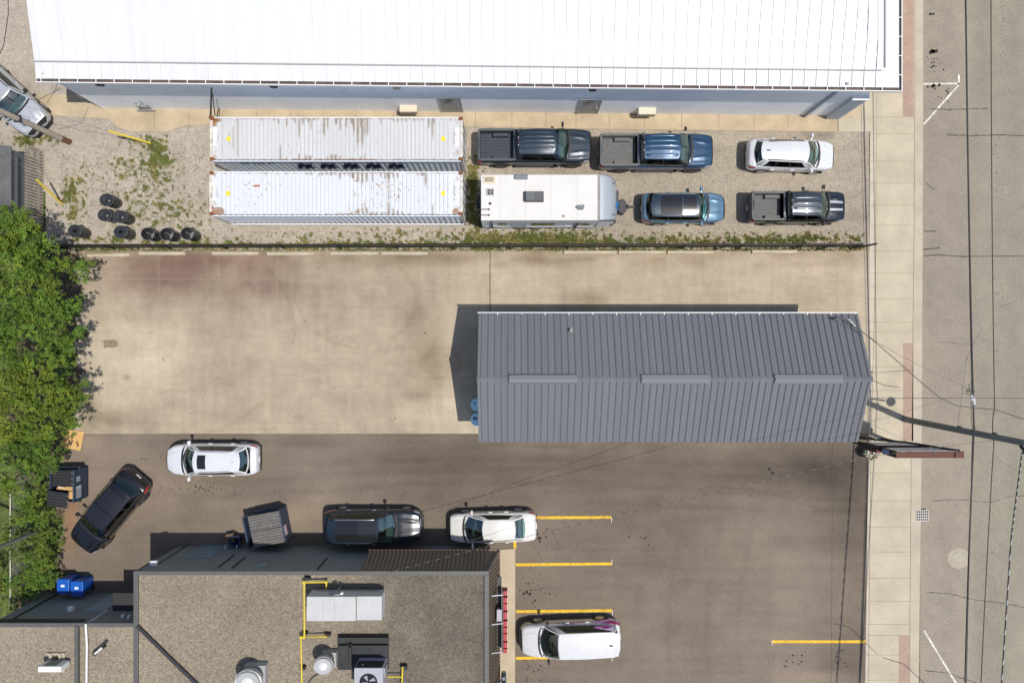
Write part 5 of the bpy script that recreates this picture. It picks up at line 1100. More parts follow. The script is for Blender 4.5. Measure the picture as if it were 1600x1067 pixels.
b.grid(nose, range(len(prof)), np.linspace(-1, 1, 15)); b.build('nose_cap', M_tfr, tr, smooth=True, ang=60)
for s in (1, -1):
    b = MB(); pr_ = [nose(i, s) for i in range(len(prof))]; b.add(pr_ + [(hl, s * hw_, .55)], [tuple(range(len(prof) + 1))]); b.build('nose_side', M_tside, tr, recalc=False)
    MB().tube([(p[0], p[1] + s * .01, p[2] + .01) for p in pr_], .035, 6).build('nose_trim', M_dk if s < 0 else mat('edge_trim', (.2, .2, .21)), tr)
MB().box(hl - .10, hl + .03, -hw_ + .02, hw_ - .02, 2.895, 2.915).build('roof_joint', mat('sealant_grey', (.27, .25, .245), .8, var=.15, vs=4), tr)
q = MB(); [q.box(-hl + f * 2 * hl - .012, -hl + f * 2 * hl + .012, -hw_ + .02, hw_ - .02, 2.899, 2.904) for f in (.16, .375, .59, .81)]; q.build('roof_seam', mat('seam_grey', (.50, .48, .48), .7), tr)
def tpx(px, py, z=2.9): p = P(px, py, z); return p.x - ox, p.y - oy
x, y = tpx(835, 306.5, 3.1); q = MB().box(x - .50, x + .48, y - .28, y + .28, 2.9, 3.17, taper=.06); o = q.build('air_conditioner', mat('ac_dark', (.075, .08, .088), .5, var=.1, vs=4), tr, bevel=.03); MB().box(x - .40, x - .02, y - .22, y + .22, 3.17, 3.18).build('ac_cover_plate', mat('ac_plate', (.11, .115, .125), .4), o); MB().box(x - .5, x - .40, y - .24, y + .24, 2.95, 3.1).build('ac_grille', M_blk, o)
x, y = tpx(765, 281); MB().box(x - .30, x + .30, y - .19, y + .19, 2.9, 2.95).build('skylight_frame', mat('skylight_cream', (.62, .55, .40), .5), tr, bevel=.02); MB().box(x - .22, x + .22, y - .12, y + .11, 2.95, 3.05, taper=.06).build('skylight', mat('skylight_tan', (.36, .31, .22), .35), tr, bevel=.02)
x, y = tpx(766.5, 300.5); o = MB().box(x - .19, x + .17, y - .17, y + .17, 2.9, 2.97).build('roof_vent', mat('vent_grey_frame', (.33, .33, .32), .5), tr); q = MB(); [q.box(x - .13 + i * .15, x - .02 + i * .15, y - .12 + j * .13, y - .02 + j * .13, 2.97, 2.975) for i in (0, 1) for j in (0, 1)]; q.build('vent_opening', M_blk, o)
x, y = tpx(814, 277); MB().box(x - .34, x + .34, y - .13, y + .13, 2.9, 3.0).build('fridge_vent', mat('vent_slate', (.16, .18, .20), .5), tr, bevel=.05)
x, y = tpx(907, 324.5); MB().prism([(x - .25, y - .0), (x - .1, y + .10), (x + .18, y + .12), (x + .19, y + .04), (x + .13, y - .12), (x - .08, y - .12)], 2.9, 3.06).build('antenna', mat('antenna_green_grey', (.14, .17, .165), .5), tr, bevel=.03)
for px, py in ((766, 318.5), (880.5, 338)): x, y = tpx(px, py); MB().lathe([(.07, 0), (.07, .05), (0, .06)], (x, y, 2.9), 10).build('plumbing_vent', M_dk if px < 800 else mat('vent_tan', (.3, .27, .22)), tr)
for py in (327.5, 336.5):
    x, y = tpx(764, py); MB().tube([(-hl - .22, y, 2.3), (-hl - .1, y, 2.95), (x, y, 2.94)], .022, 6).lathe([(.05, 0), (.05, .02)], (x, y, 2.93), 8).build('ladder_rail', M_dk, tr)
q = MB(); [q.tube([(-hl - .12, tpx(0, 327.5)[1], z), (-hl - .12, tpx(0, 336.5)[1], z)], .018, 6) for z in (.9, 1.3, 1.7, 2.1)]; q.build('ladder_rung', M_dk, tr)
MB().box(-hl - .28, -hl, -.55, .55, .45, .60).box(-hl - .3, -hl - .02, -.1, .5, .6, 1.1).build('rear_bumper', M_blk, tr)
q = MB().tube([(-hl + .55, -hw_ - .05, 2.74), (hl - .02, -hw_ - .05, 2.74)], .055, 8); q.build('awning_roll', mat('awning_grey', (.16, .165, .18), .6), tr)
for x0_, x1_, z0, z1, nm, m in ((-hl + .85, -hl + 1.3, 1.5, 2.1, 'window', M_gloss), (-hl + 2.55, -hl + 3.75, 1.4, 2.1, 'window', M_gloss), (hl - .95, hl - .35, 1.4, 2.1, 'window', M_gloss), (-hl + 1.5, -hl + 2.3, .6, 2.4, 'entry_door', mat('trailer_door', (.62, .65, .69), .4)), (-hl + .3, -hl + .7, .7, 1.2, 'hatch', mat('trailer_door', (.62, .65, .69))), (hl - 1.6, hl - 1.2, .65, 1.1, 'hatch', mat('trailer_door', (.6, .6, .6)))):
    MB().box(x0_, x1_, -hw_ - .0, -hw_ + .03, z0, z1).build(nm, m, tr)
MB().box(-hl + .15, hl - .1, -hw_ - .004, -hw_ + .02, .62, 1.0).build('lower_trim', mat('trailer_lower', (.44, .46, .49), .5), tr); MB().box(hl - 1.05, hl - 1.0, -hw_ - .06, -hw_ + .0, .7, 2.7).build('awning_arm', M_dk, tr); MB().box(-hl + .5, -hl + .55, -hw_ - .06, -hw_ + .0, .7, 2.7).build('awning_arm', M_dk, tr)
for s in (1, -1):
    for xw in (-.95, -.15): o = MB().lathe([(.10, -.1), (.30, -.1), (.34, -.06), (.34, .06), (.30, .1), (.1, .1)], (0, 0, 0), 20, 'y').build('wheel', M_tyre, tr, smooth=True); o.location = (xw, s * (hw_ - .12), .34); MB().lathe([(0, .105), (.19, .105), (.2, .08)], (0, 0, 0), 14, 'y').build('rim', M_rim, o).scale = (1, s, 1)
MB().bar((hl + .8, -.5, .5), (hl + 1.95, 0, .5), .08, .1).bar((hl + .8, .5, .5), (hl + 1.95, 0, .5), .08, .1).box(hl + 1.75, hl + 2.15, -.06, .06, .46, .58).build('tow_hitch', M_blk, tr); MB().tube([(hl + 1.72, 0, .1), (hl + 1.72, 0, 1.0)], .05, 8).build('jack', M_blk, tr)
xg, yg = tpx(972, 323, .95); MB().prism([(xg - .22, yg - .28), (xg - .05, yg - .40), (xg + .1, yg - .38), (xg + .22, yg - .2), (xg + .22, yg + .2), (xg + .1, yg + .38), (xg - .05, yg + .40), (xg - .22, yg + .28)], .5, 1.0).build('propane_cover', mat('cover_charcoal', (.035, .034, .037), .6), tr, bevel=.06)
for s in (1, -1): MB().box(hl + .72, hl + .80, s * .78 - .02, s * .78 + .02, 2.50, 2.58).build('marker_light', M_blk, tr)
for ch, off, m in (('P', -.34, 'script_blue'), ('u', -.10, 'script_blue'), ('m', .16, 'script_dark'), ('a', .42, 'script_dark')):
    fx = hl + .985; text_mesh('script_letter', ch, .52, mat(m, (.03, .22, .55) if m == 'script_blue' else (.03, .05, .10), .4), tr, (fx + .03, off - .02, 2.09), (0, R(66), R(0)), .004, .3, .012).rotation_euler = (Matrix.Rotation(R(64), 4, 'Y') @ Matrix.Rotation(R(90), 4, 'Z')).to_euler()

# ---- black drums
M_bp = mat('black_plastic', (.028, .03, .033), .32, var=.15, vs=6); M_rimk = mat('rim_tick', (.16, .17, .17), .5); M_floor = mat('can_floor', (.20, .20, .20), .6, var=.3, vs=6)
def drum(px, py, kind, label):
    zt_ = .92; c = P(px, py, zt_); d = thing('black_drum', label, 'drum', (c.x, c.y, .003), 0, 'black plastic drums on the gravel'); r = .345; sy = .90
    prof_ = [(.30, 0), (.33, .06), (.325, .3), (.34, .32), (.33, .36), (.33, .6), (.34, .62), (.335, .66), (r, .86), (r + .03, .88), (r + .03, zt_)]
    if kind == 'open': prof_ += [(r - .02, zt_), (r - .03, .6), (.30, .06), (0, .05)]
    elif kind == 'dome': prof_ += [(r - .03, zt_ - .01), (r - .05, zt_ - .05), (r - .20, zt_ - .08), (.07, zt_ - .05), (.05, zt_ + .02), (0, zt_ + .03)]
    else: prof_ += [(r - .02, zt_ - .005), (r - .05, zt_ + .02), (.12, zt_ + .015), (.105, zt_ - .06), (.10, zt_ - .5), (0, zt_ - .5)]
    MB().lathe([(0, 0)] + prof_, (0, 0, 0), 32, sy=sy).build('shell', M_bp, d, smooth=True, ang=30)
    q = MB(); n = 22
    for i in range(n): a = 6.283 * i / n; q.box(*(lambda x_, y_: (x_ - .022, x_ + .022, y_ - .012, y_ + .012))((r + .02) * math.cos(a), (r + .02) * sy * math.sin(a)), zt_, zt_ + .008, rz=a)
    q.build('rim_lug', M_rimk, d)
    if kind == 'open':
        MB().lathe([(0, .056), (.27, .06), (.27, .065), (0, .066)], (0, 0, 0), 24, sy=sy).build('can_floor', M_floor, d)
        MB().bar((-.26, .12, .62), (.06, .02, .25), .03, .03).bar((.06, .02, .25), (.0, -.22, .1), .03, .03).build('inner_strap', M_rimk, d)
for a in ((166.5, 312.5, 'dome', 'black drum with knobbed dished lid, standing alone above the pair'), (163.5, 336, 'dome', 'black drum with knobbed dished lid, left of the touching pair'), (187.5, 338.5, 'dome', 'black drum with knobbed dished lid, right of the touching pair'),
          (117, 361, 'flat', 'black drum with a flat holed lid, farthest left by the trees'), (188.5, 362.5, 'flat', 'black drum with flat holed lid, between the lone left drum and open drums'),
          (231, 365.5, 'open', 'open black drum, left of the two touching open drums'), (260.5, 366, 'open', 'open black drum, right of the two touching open drums'), (293, 365, 'open', 'open black drum standing apart nearest the containers')): drum(*a)

# ---- dumpsters
M_dump = mat('dumpster_navy', (.022, .042, .075), .5, var=.2, vs=3); M_lid = mat('black_lid', (.035, .035, .038), .6, var=.15, vs=5); M_lidg = mat('weathered_lid', (.17, .158, .15), .7, var=.2, vs=6)
def dumpster(label, px, py, rz, LX, LY, hz, lidm, opened):
    c = P(px, py, hz); d = thing('dumpster', label, 'dumpster', (c.x, c.y, .0), rz); hx, hy = LX / 2, LY / 2; t = .04
    b = MB(); lo = [(-hx + .08, -hy, .16), (hx, -hy, .16), (hx, hy, .16), (-hx + .08, hy, .16)]; up = [(-hx, -hy, hz - .25), (hx, -hy, hz), (hx, hy, hz), (-hx, hy, hz - .25)]
    n = 0; b.add(lo + up, [(3, 2, 1, 0), (0, 1, 5, 4), (1, 2, 6, 5), (2, 3, 7, 6), (3, 0, 4, 7)]); ui = [(x * .955, y * .955, z - .0) for x, y, z in up]; b.add(up + ui, [(0, 1, 5, 4), (1, 2, 6, 5), (2, 3, 7, 6), (3, 0, 4, 7)]); li = [(x * .95, y * .95, z - .5) for x, y, z in up]; b.add(ui + li, [(0, 1, 5, 4), (1, 2, 6, 5), (2, 3, 7, 6), (3, 0, 4, 7), (4, 5, 6, 7)])
    b.build('bin_body', M_dump, d, recalc=False)
    MB().box(hx - .0, hx + .05, -hy - .02, hy + .02, hz - .09, hz + .01).box(-hx - .04, -hx + .01, -hy - .02, hy + .02, hz - .33, hz - .24).build('rim', mat('dumpster_rim', (.032, .05, .085), .5), d)
    for s in (1, -1): MB().box(-.45, .65, min(s * hy, s * (hy + .12)), max(s * hy, s * (hy + .12)), .62, .82).build('fork_pocket', M_dump, d, bevel=.01); MB().bar((-hx + .1, s * (hy - .1), .08), (hx - .05, s * (hy - .1), .08), .1, .16).build('skid', M_dk, d)
    for s in (1, -1):
        la = MB(); x0_, x1_ = -hx + (.30 if not opened else .14), hx - (.02 if not opened else .03); y0_, y1_ = (0.015, hy + .01) if s > 0 else (-hy - .01, -.015)
        zf = lambda x_: hz - .25 + .25 * (x_ + hx) / LX + .03; nR = 5
        for i in range(nR * 2):
            ya, yb_ = y0_ + (y1_ - y0_) * i / (nR * 2), y0_ + (y1_ - y0_) * (i + 1) / (nR * 2); z_ = .035 if i % 2 == 0 else 0
            la.hexa([(x0_, ya, zf(x0_)), (x1_, ya, zf(x1_)), (x1_, yb_, zf(x1_)), (x0_, yb_, zf(x0_))], [(x0_ + .03, ya + .012, zf(x0_) + .03 + z_), (x1_ - .03, ya + .012, zf(x1_) + .03 + z_), (x1_ - .03, yb_ - .012, zf(x1_) + .03 + z_), (x0_ + .03, yb_ - .012, zf(x0_) + .03 + z_)])
        o = la.build('lid', lidm, d)
        [MB().box(x1_ - .02, x1_ + .03, y0_ + .12 + i * (y1_ - y0_ - .24) / 2 - .03, y0_ + .12 + i * (y1_ - y0_ - .24) / 2 + .03, hz + .0, hz + .07).build('lid_hinge', M_rimk, o) for i in range(3)]
        if opened and s < 0: o.location = (-.22, -.13, .10); o.rotation_euler = (R(5), R(2), R(-5))
    return d, hx, hy
dA, hx, hy = dumpster('navy dumpster by the hedge with one lid skewed open over cardboard', 94, 760, 0, 1.36, 1.62, 1.36, M_lid, True)
for y, h, m in ((.32, .28, 'label_worn'), (-.36, .62, 'label_white')):
    MB().box(hx + .001, hx + .006, y - h / 2, y + h / 2, .72 if h > .5 else .8, 1.22 if h > .5 else 1.12).build('safety_label', mat(m, (.60, .62, .62) if h > .5 else (.30, .36, .38), .5, var=.1), dA)
q = MB(); [q.box(hx + .006, hx + .010, -.36 - .27, -.36 + .27 - (.1 if i % 3 == 1 else 0), .76 + i * .07, .785 + i * .07) for i in range(7)]; q.build('label_print', mat('print_dark', (.10, .11, .13), .6), dA)
cp = thing('cardboard_scrap', 'crumpled cardboard sticking out between the dumpster lids', 'cardboard', (dA.location.x + .15, dA.location.y - .08, 1.0)); M_card = mat('cardboard', (.50, .30, .13), .9, var=.14, vs=3)
MB().hexa([(-.45, -.1, 0), (.5, -.2, .05), (.52, .0, .05), (-.4, .02, 0)], [(-.4, -.06, .28), (.45, -.14, .36), (.5, .06, .33), (-.35, .06, .26)]).hexa([(.15, -.62, .0), (.5, -.62, .0), (.52, -.15, .1), (.2, -.2, .1)], [(.2, -.6, .24), (.48, -.58, .26), (.5, -.18, .30), (.24, -.2, .30)]).build('torn_sheet', M_card, cp); MB().hexa([(-.3, -.02, .2), (.1, -.06, .3), (.12, .02, .32), (-.3, .06, .22)], [(-.28, .0, .3), (.1, -.02, .38), (.1, .05, .38), (-.28, .08, .3)]).build('torn_flap', mat('pale_card', (.66, .47, .28), .9), cp)
dB, hx, hy = dumpster('navy dumpster with weathered grey ribbed lids beside the brown shop', 410.5, 828.0, R(11.5), 2.02, 1.62, 1.36, M_lidg, False)
MB().box(hx + .001, hx + .006, -.55, -.05, .75, 1.1).build('safety_label', mat('label_white', (.60, .62, .62)), dB)
q = MB(); [q.box(hx + .006, hx + .010, -.52, -.08, .78 + i * .08, .80 + i * .08) for i in range(4)]; q.build('label_print', mat('print_red', (.30, .06, .08), .6), dB)
# ---- bins
M_blue = mat('bin_blue', (.008, .09, .42), .4, var=.08, vs=4)
for px, py, lab in ((98, 915, 'bright blue wheeled bin, left of the pair by the shop wing'), (119.5, 918.5, 'bright blue wheeled bin, right of the pair, its side in full view')):
    c = P(px, py, 1.08); d = thing('wheeled_bin', lab, 'bin', (c.x, c.y, .0), 0, 'blue wheeled bins'); a, b_ = .335, .36
    MB().hexa([(-a * .8, -b_ * .8, .06), (a * .8, -b_ * .8, .06), (a * .8, b_ * .8, .06), (-a * .8, b_ * .8, .06)], [(-a * .98, -b_ * .96, 1.0), (a * .98, -b_ * .96, 1.0), (a * .98, b_ * .96, 1.0), (-a * .98, b_ * .96, 1.0)]).build('bin_body', M_blue, d, bevel=.04)
    lid = MB().box(-a, a, -b_, b_, 1.0, 1.08, taper=.02).box(-a + .03, a - .03, -b_ - .07, -b_, 1.0, 1.06).build('lid', M_blue, d, bevel=.025); MB().box(-.10, .10, -.06, .06, 1.08, 1.085).build('lid_label', mat('label_paper', (.66, .74, .80), .5), lid)
    for s in (1, -1): MB().tube([(s * a * .7, -b_ * .9, .13), (s * a * .95, -b_ * .9, .13)], .13, 14).build('wheel', M_tyre, d)
    MB().tube([(-a * .8, -b_ - .07, 1.0), (a * .8, -b_ - .07, 1.0)], .025, 6).build('handle', M_blue, d)
pa = thing('blue_pail', 'dark blue pail between the dumpster and the shop wall', 'pail', P(373.5, 840, 0)); MB().lathe([(0, 0), (.22, 0), (.28, .62), (.30, .64), (.26, .64), (.2, .1), (0, .08)], (0, 0, 0), 18, sy=.92).build('pail_shell', mat('pail_blue', (.015, .045, .13), .45), pa, smooth=True)
wb2 = thing('wire_basket', 'round white wire basket rim beside the blue pail', 'basket', P(368, 848, 0)); q = MB(); pts = [(.33 * math.cos(a), .24 * math.sin(a), .62) for a in np.linspace(-3.4, .3, 16)]; q.tube(pts, .03, 6); [q.tube([p, (p[0] * .75, p[1] * .75, .3)], .012, 4) for p in pts]; q.build('basket_wire', mat('wire_white', (.62, .64, .66), .5), wb2)
bx = thing('timber_offcut', 'brown broken crate leaning by the weathered dumpster', 'crate', P(365, 837, 0), .2); MB().box(-.2, .2, -.24, .24, 0, .45).build('crate_side', mat('dirty_wood', (.10, .075, .05), .9, var=.3, vs=5), bx); q = MB(); [q.box(-.22, .22, -.2 + i * .15, -.1 + i * .15, .45, .48) for i in range(3)]; q.build('crate_slat', mat('dirty_wood2', (.15, .11, .07), .9), bx)
cs_ = thing('cardboard_sheet', 'flat tan cardboard sheet lying at the hedge edge', 'cardboard', P(115, 688, .03)); b = MB(); b.prism([P(x, y) - P(115, 688) for x, y in ((102.5, 671), (132, 674), (126, 704), (97, 698))], .0, .03); b.build('sheet', mat('cardboard_tan', (.58, .35, .13), .85, var=.06, vs=2), cs_)

# ---- fences
fe = thing('chain_link_fence', 'long black chain link fence between the gravel yard and the concrete pad', 'fence', P(710, 388.5, 0)); M_fen = mat('fence_black', (.014, .015, .015), .5)
y0 = (533.5 - 388.0) / 29; fx0, fx1 = (88 - 800) / 29, (1332 - 800) / 29; h = 1.22; ysl = -.0
scr = mesh_screen('black_wire_mesh', (.012, .013, .013), 14, .07)
b = MB().add([(fx0, y0, .03), (fx1, y0 + .05, .03), (fx1, y0 + .05, h), (fx0, y0, h)], [(0, 1, 2, 3)]); b.build('wire_mesh', scr, fe, world=True, recalc=False)
MB().add([(fx0, y0 + .04, .03), (fx1, y0 + .09, .03), (fx1, y0 + .09, h), (fx0, y0 + .04, h)], [(0, 1, 2, 3)]).build('privacy_screen', mesh_screen('screen_cloth', (.012, .014, .014), 31, .04), fe, world=True, recalc=False)
MB().tube([(fx0, y0, h), (fx1, y0 + .05, h)], .03, 6).build('top_rail', M_fen, fe, world=True)
x = fx0 + .1; i = 0
while x < fx1 + .05: MB().tube([(x, y0 - .03, 0), (x, y0 - .03 + .05 * (x - fx0) / (fx1 - fx0), h + .08)], .042, 8).build('post', M_fen, fe, world=True); x += 3.05
MB().tube([(fx1 + .05, y0, .05), (fx1 + .85, y0 + .12, .9)], .05, 8).build('brace', M_fen, fe, world=True); 
for i, xx in enumerate((10.9, 16.4)): MB().tube([(xx, y0 - .08, .05), (xx + .6, y0 + .05, h * .8)], .035, 6).build('brace', M_fen, fe, world=True)
# chain link on the left edge
f2 = thing('chain_link_fence', 'galvanised chain link fence half hidden by the hedge at the left edge', 'fence', P(33, 840, 0)); xg = (51 - 800) / 29; ya, yb_ = (533.5 - 738) / 29, (533.5 - 925) / 29; h = 1.65
MB().add([(xg, ya, 0.05), (xg, yb_, .05), (xg, yb_, h), (xg, ya, h)], [(0, 1, 2, 3)]).build('wire_mesh', mesh_screen('galvanised_mesh', (.40, .41, .40), 6.5, .62), f2, world=True, recalc=False); M_gal = mat('galvanised_tube', (.30, .28, .23), .5, metal=.2)
MB().tube([(xg, ya, h), (xg, yb_, h)], .045, 8).build('top_rail', M_gal, f2, world=True)
for y in np.linspace(ya, yb_, 3): MB().tube([(xg, y, 0), (xg, y, h + .05)], .045, 8).build('post', M_gal, f2, world=True)
# wooden fence top left
wf = thing('wooden_fence', 'weathered grey picket fence seen from above beside the dark shed', 'fence', P(70, 285, 0)); M_wd = mat('weathered_wood', (.36, .315, .25), .9, var=.25, vs=3, fine=.2, fs=14)
xa_ = (68 - 800) / 29.0; ya, yb_ = (533.5 - 236) / 29, (533.5 - 352) / 29; y = ya
hf = 1.35; lean = .08
while y > yb_: MB().hexa([(xa_ - .012, y - .112, .05), (xa_ + .012, y - .112, .05), (xa_ + .012, y, .05), (xa_ - .012, y, .05)], [(xa_ - .012 - lean, y - .112, hf), (xa_ + .012 - lean, y - .112, hf), (xa_ + .012 - lean, y, hf), (xa_ - .012 - lean, y, hf)]).build('picket', M_wd, wf, world=True); y -= .165
for z in (.3, 1.05): MB().box(xa_ - .09 - lean * z / hf, xa_ - .02 - lean * z / hf, yb_, ya, z - .05, z + .05).build('rail', M_wd, wf, world=True)
for y in (ya - .05, (ya + yb_) / 2, yb_ + .1): MB().box(xa_ - .17, xa_ - .08, y - .05, y + .05, 0, hf - .1).build('post', M_wd, wf, world=True)
# dark shed
sh = thing('shed', 'dark roofed shed at the left edge beside the picket fence', 'shed', P(0, 280, 0)); M_shr = mat('shed_shingle', (.10, .098, .10), .85, var=.2, vs=1.5, fine=.2, fs=14)
k = (CAMH - 2.4) / FPX; xs1, yA, yB = (17 - 800) * k, (533.5 - 228) * k, (533.5 - 322) * k
MB().add([(xs1, yA, 2.4), (xs1, yB, 2.4), (xs1 - 3, yB, 3.2), (xs1 - 3, yA, 3.2), (xs1, yA, 2.32), (xs1, yB, 2.32), (xs1 - 3, yB, 3.1), (xs1 - 3, yA, 3.1)], [(0, 1, 2, 3), (4, 5, 6, 7), (0, 1, 5, 4), (0, 3, 7, 4), (1, 2, 6, 5)]).build('roof', M_shr, sh, world=True)
MB().box(xs1 - 2.8, xs1 - .06, yB + .1, yA - .15, 0, 2.3).build('wall', mat('shed_wall', (.11, .12, .135), .8), sh, world=True)
k = (CAMH - 2.1) / FPX; MB().box(xs1 - .0, (26.5 - 800) * k, (533.5 - 322) * k, (533.5 - 245) * k, 2.02, 2.1).build('eave_strip', mat('slate_strip', (.075, .085, .10), .6), sh, world=True)  # dark slate strip just outside and below the roof edge
# ---- kerb stops
M_stop = mat('stop_concrete', (.44, .38, .28), .9, var=.14, vs=2, fine=.08)
for i, (xa_, xb_, y, lab) in enumerate(((131, 204, 399, 'first concrete wheel stop from the trees, slightly askew along the fence'), (217, 290, 396, 'second concrete wheel stop from the trees along the fence'), (331, 405, 396, 'third concrete wheel stop from the trees, where the red stain begins'), (417, 492, 396.5, 'fourth concrete wheel stop from the trees, right of the red stain'),
        (516, 592, 396, 'wheel stop below the middle of the containers, left of the near touching two'), (595, 669, 396, 'wheel stop below the right half of the containers, right of the near touching two'), (880, 963, 394.5, 'first wheel stop right of the weedy pad joint'), (966, 1040, 394.5, 'second wheel stop right of the weedy pad joint, near the steel blue SUV'), (1042, 1116, 394.5, 'third wheel stop right of the weedy pad joint'), (1174, 1246, 393.5, 'last wheel stop toward the street along the fence'))):
    c = P((xa_ + xb_) / 2, y, .06); hx = (xb_ - xa_) / 58; o = MB().box(-hx, hx, -.115, .115, 0, .13, taper=.03).build('wheel_stop', M_stop, None, bevel=.015); o.location = (c.x, c.y, .006); o.rotation_euler = (0, 0, R(1.2) if i == 0 else 0); tag(o, lab, 'wheel stop', 'concrete wheel stops along the fence')
    if i in (0,): pass
# ---- catch basin, manhole
c = P(1440.5, 805, 0); g = thing('catch_basin', 'square iron catch basin grate at the kerb', 'drain grate', (c.x, c.y, 0.028)); q = MB(); a = .315; f = MB()
MB().box(-a, a, -a * .9, a * .9, -.002, .002).build('grate_pit', mat('pit_black', (.008, .008, .008), .9), g)
q = MB(); [q.box(-a + i * 2 * a / 6 - .02, -a + i * 2 * a / 6 + .02, -a * .9, a * .9, .0, .02) for i in range(7)]; [q.box(-a, a, -a * .9 + i * 1.8 * a / 4 - .022, -a * .9 + i * 1.8 * a / 4 + .022, .0, .022) for i in range(5)]; q.build('grate_bars', mat('grate_iron', (.42, .40, .37), .6, var=.1), g)
c = P(1498, 872, -.12); g = thing('manhole_cover', 'round pale manhole cover in its concrete ring on the street', 'manhole cover', (c.x, c.y, -.12)); MB().lathe([(0, 0), (.62, 0), (.62, .008), (0, .009)], (0, 0, 0), 36, sy=.9).build('concrete_ring', mat('manhole_ring', (.36, .315, .24), .9, var=.1), g)
q = MB().lathe([(0, .009), (.36, .009), (.36, .014), (0, .015)], (0, 0, 0), 30, sy=.9); o = q.build('iron_lid', mat('manhole_iron', (.33, .29, .23), .7, var=.2, vs=6), g); q = MB(); [q.box(-.3 + i * .1 - .02, -.3 + i * .1 + .02, -.24 + j * .08 - .018, -.24 + j * .08 + .018, .015, .02) for i in range(7) for j in range(7) if (i - 3) ** 2 + (j - 3) ** 2 < 11]; q.build('lid_stud', mat('stud_iron', (.50, .45, .36), .7), o)
# ---- guy wires with yellow guards
M_guard = mat('guard_yellow', (.78, .60, .05), .45); M_wire = mat('wire_black', (.02, .02, .02), .6); M_steel = mat('guy_steel', (.25, .25, .24), .5, metal=.4)
pb = P(108, 222); topz = 9.2
for anc, lab in (((235, 224), 'yellow guy wire guard slanting over the grass patch left of the containers'), ((97, 319), 'yellow guy wire guard beside the picket fence with its shadow alongside')):
    a = P(*anc); t = Vector((pb.x, pb.y, topz if anc[0] == 235 else 8.7)); d = (t - a); f = 2.1 / d.z
    g = thing('guy_wire', lab, 'guy wire', a); MB().tube([a, a.lerp(t, f)], [.05, .055], 8).build('guard', M_guard, g, world=True); MB().tube([a.lerp(t, f * .95), t], .009, 5).build('wire', M_steel, g, world=True)
# ---- poles
def pole(nm, label, base, h, r0, r1, m, basem=None):
    p = P(*base); e = thing(nm, label, 'pole', p); MB().tube([p, p + Vector((0, 0, h * .5)), p + Vector((0, 0, h))], [r0, (r0 + r1) / 2, r1], 14).build('pole_shaft', m, e, world=True, smooth=True, ang=50)
    if basem: MB().tube([p + Vector((0, 0, 0.0)), p + Vector((0, 0, .75))], r0 + .006, 14, caps=False).build('base_sleeve', basem, e, world=True, smooth=True)
    return e, p
M_pw = mat('grey_pole_wood', (.185, .20, .18), .85, var=.18, vs=3, squash=(1, 1, .1)); M_pp = mat('pale_pole_wood', (.42, .36, .29), .85, var=.22, vs=5, squash=(1, 1, .1))
pe, pp = pole('utility_pole', 'tall grey utility pole rising from the brick strip beside the pavement', (1414, 655), 11.5, .165, .125, M_pw)
q = MB(); [q.tube([pp + Vector((-.2, .05, z)), pp + Vector((.1, .2, z))], .022, 6) for z in (5.5,)]; [q.box(pp.x - .05, pp.x + .09, pp.y + .10, pp.y + .2, z - .06, z + .08) for z in (4.45, 6.8)]; q.build('pole_bolt', M_dk, pe, world=True)
lz = 8.0; q = MB().tube([pp + Vector((0, 0, lz)), pp + Vector((1.0, -.15, lz + .35)), pp + Vector((1.75, -.26, lz + .3))], .045, 8); q.build('lamp_arm', M_steel, pe, world=True); MB().lathe([(0, -.08), (.22, -.05), (.26, 0), (.2, .08), (0, .1)], pp + Vector((2.05, -.3, lz + .28)), 16).build('lamp_head', mat('lamp_grey', (.3, .31, .31), .5), pe, world=True)
q = MB().lathe([(0, 0), (.24, 0), (.26, .1), (.26, .75), (.2, .85), (0, .88)], pp + Vector((.1, -.42, 8.9)), 16); q.build('transformer', mat('transformer_grey', (.3, .32, .32), .5), pe, world=True)
q = MB().tube([pp + Vector((.05, -.15, 8.3)), pp + Vector((.25, -.38, 8.25))], .07, 8).tube([pp + Vector((.1, -.2, 8.4)), pp + Vector((.1, -.5, 8.4))], .04, 6); q.build('wire_clamp', M_dk, pe, world=True)
pe2, pp2 = pole('utility_pole', 'pale wooden utility pole with brown foot leaning over the silver SUV', (108, 222), 9.6, .15, .12, M_pp, mat('creosote_brown', (.16, .075, .04), .8, var=.2, vs=5))
MB().box(pp2.x - .17, pp2.x + .17, pp2.y - .17, pp2.y + .17, 3.8, 3.9).box(pp2.x - .165, pp2.x + .165, pp2.y - .165, pp2.y + .165, 5.6, 5.72).build('pole_band', M_dk, pe2, world=True)
pole('utility_pole', 'slim grey pole standing in the hedge at the left edge', (80, 822), 9.0, .105, .09, mat('slim_pole_grey', (.17, .17, .14), .85, var=.15, vs=4))
# ---- wires
def wire(label, pts, r, m=None, sag=0., n=24, group='overhead wires'):
    """pts are points of the place; sag metres between each pair"""
    m = m or M_wire; out = []
    for i in range(len(pts) - 1):
        a, b_ = Vector(pts[i]), Vector(pts[i + 1])
        for k in range(n + (i == len(pts) - 2)): t = k / n; q = a.lerp(b_, t); q.z -= sag * 4 * t * (1 - t); out.append(q)
    c = out[0]; e = thing('overhead_wire', label, 'wire', c, 0, group); MB().tube(out, r, 6).build('wire_strand', m, e, world=True); return e
ey = 24; sy_ = -24
def XP(px, py, z): return P(px, py, z)
wire('thickest black overhead wire over the left half of the street', [(P(1507, -260, 5.75)), P(1522, 672, 5.5), P(1503, 1330, 5.7)], .040, sag=.12)
wire('thin overhead wire running close beside the thickest street wire', [P(1505, -260, 5.8), P(1518, 610, 5.55), P(1519.5, 674, 5.52), P(1506, 1330, 5.8)], .014, sag=.05)
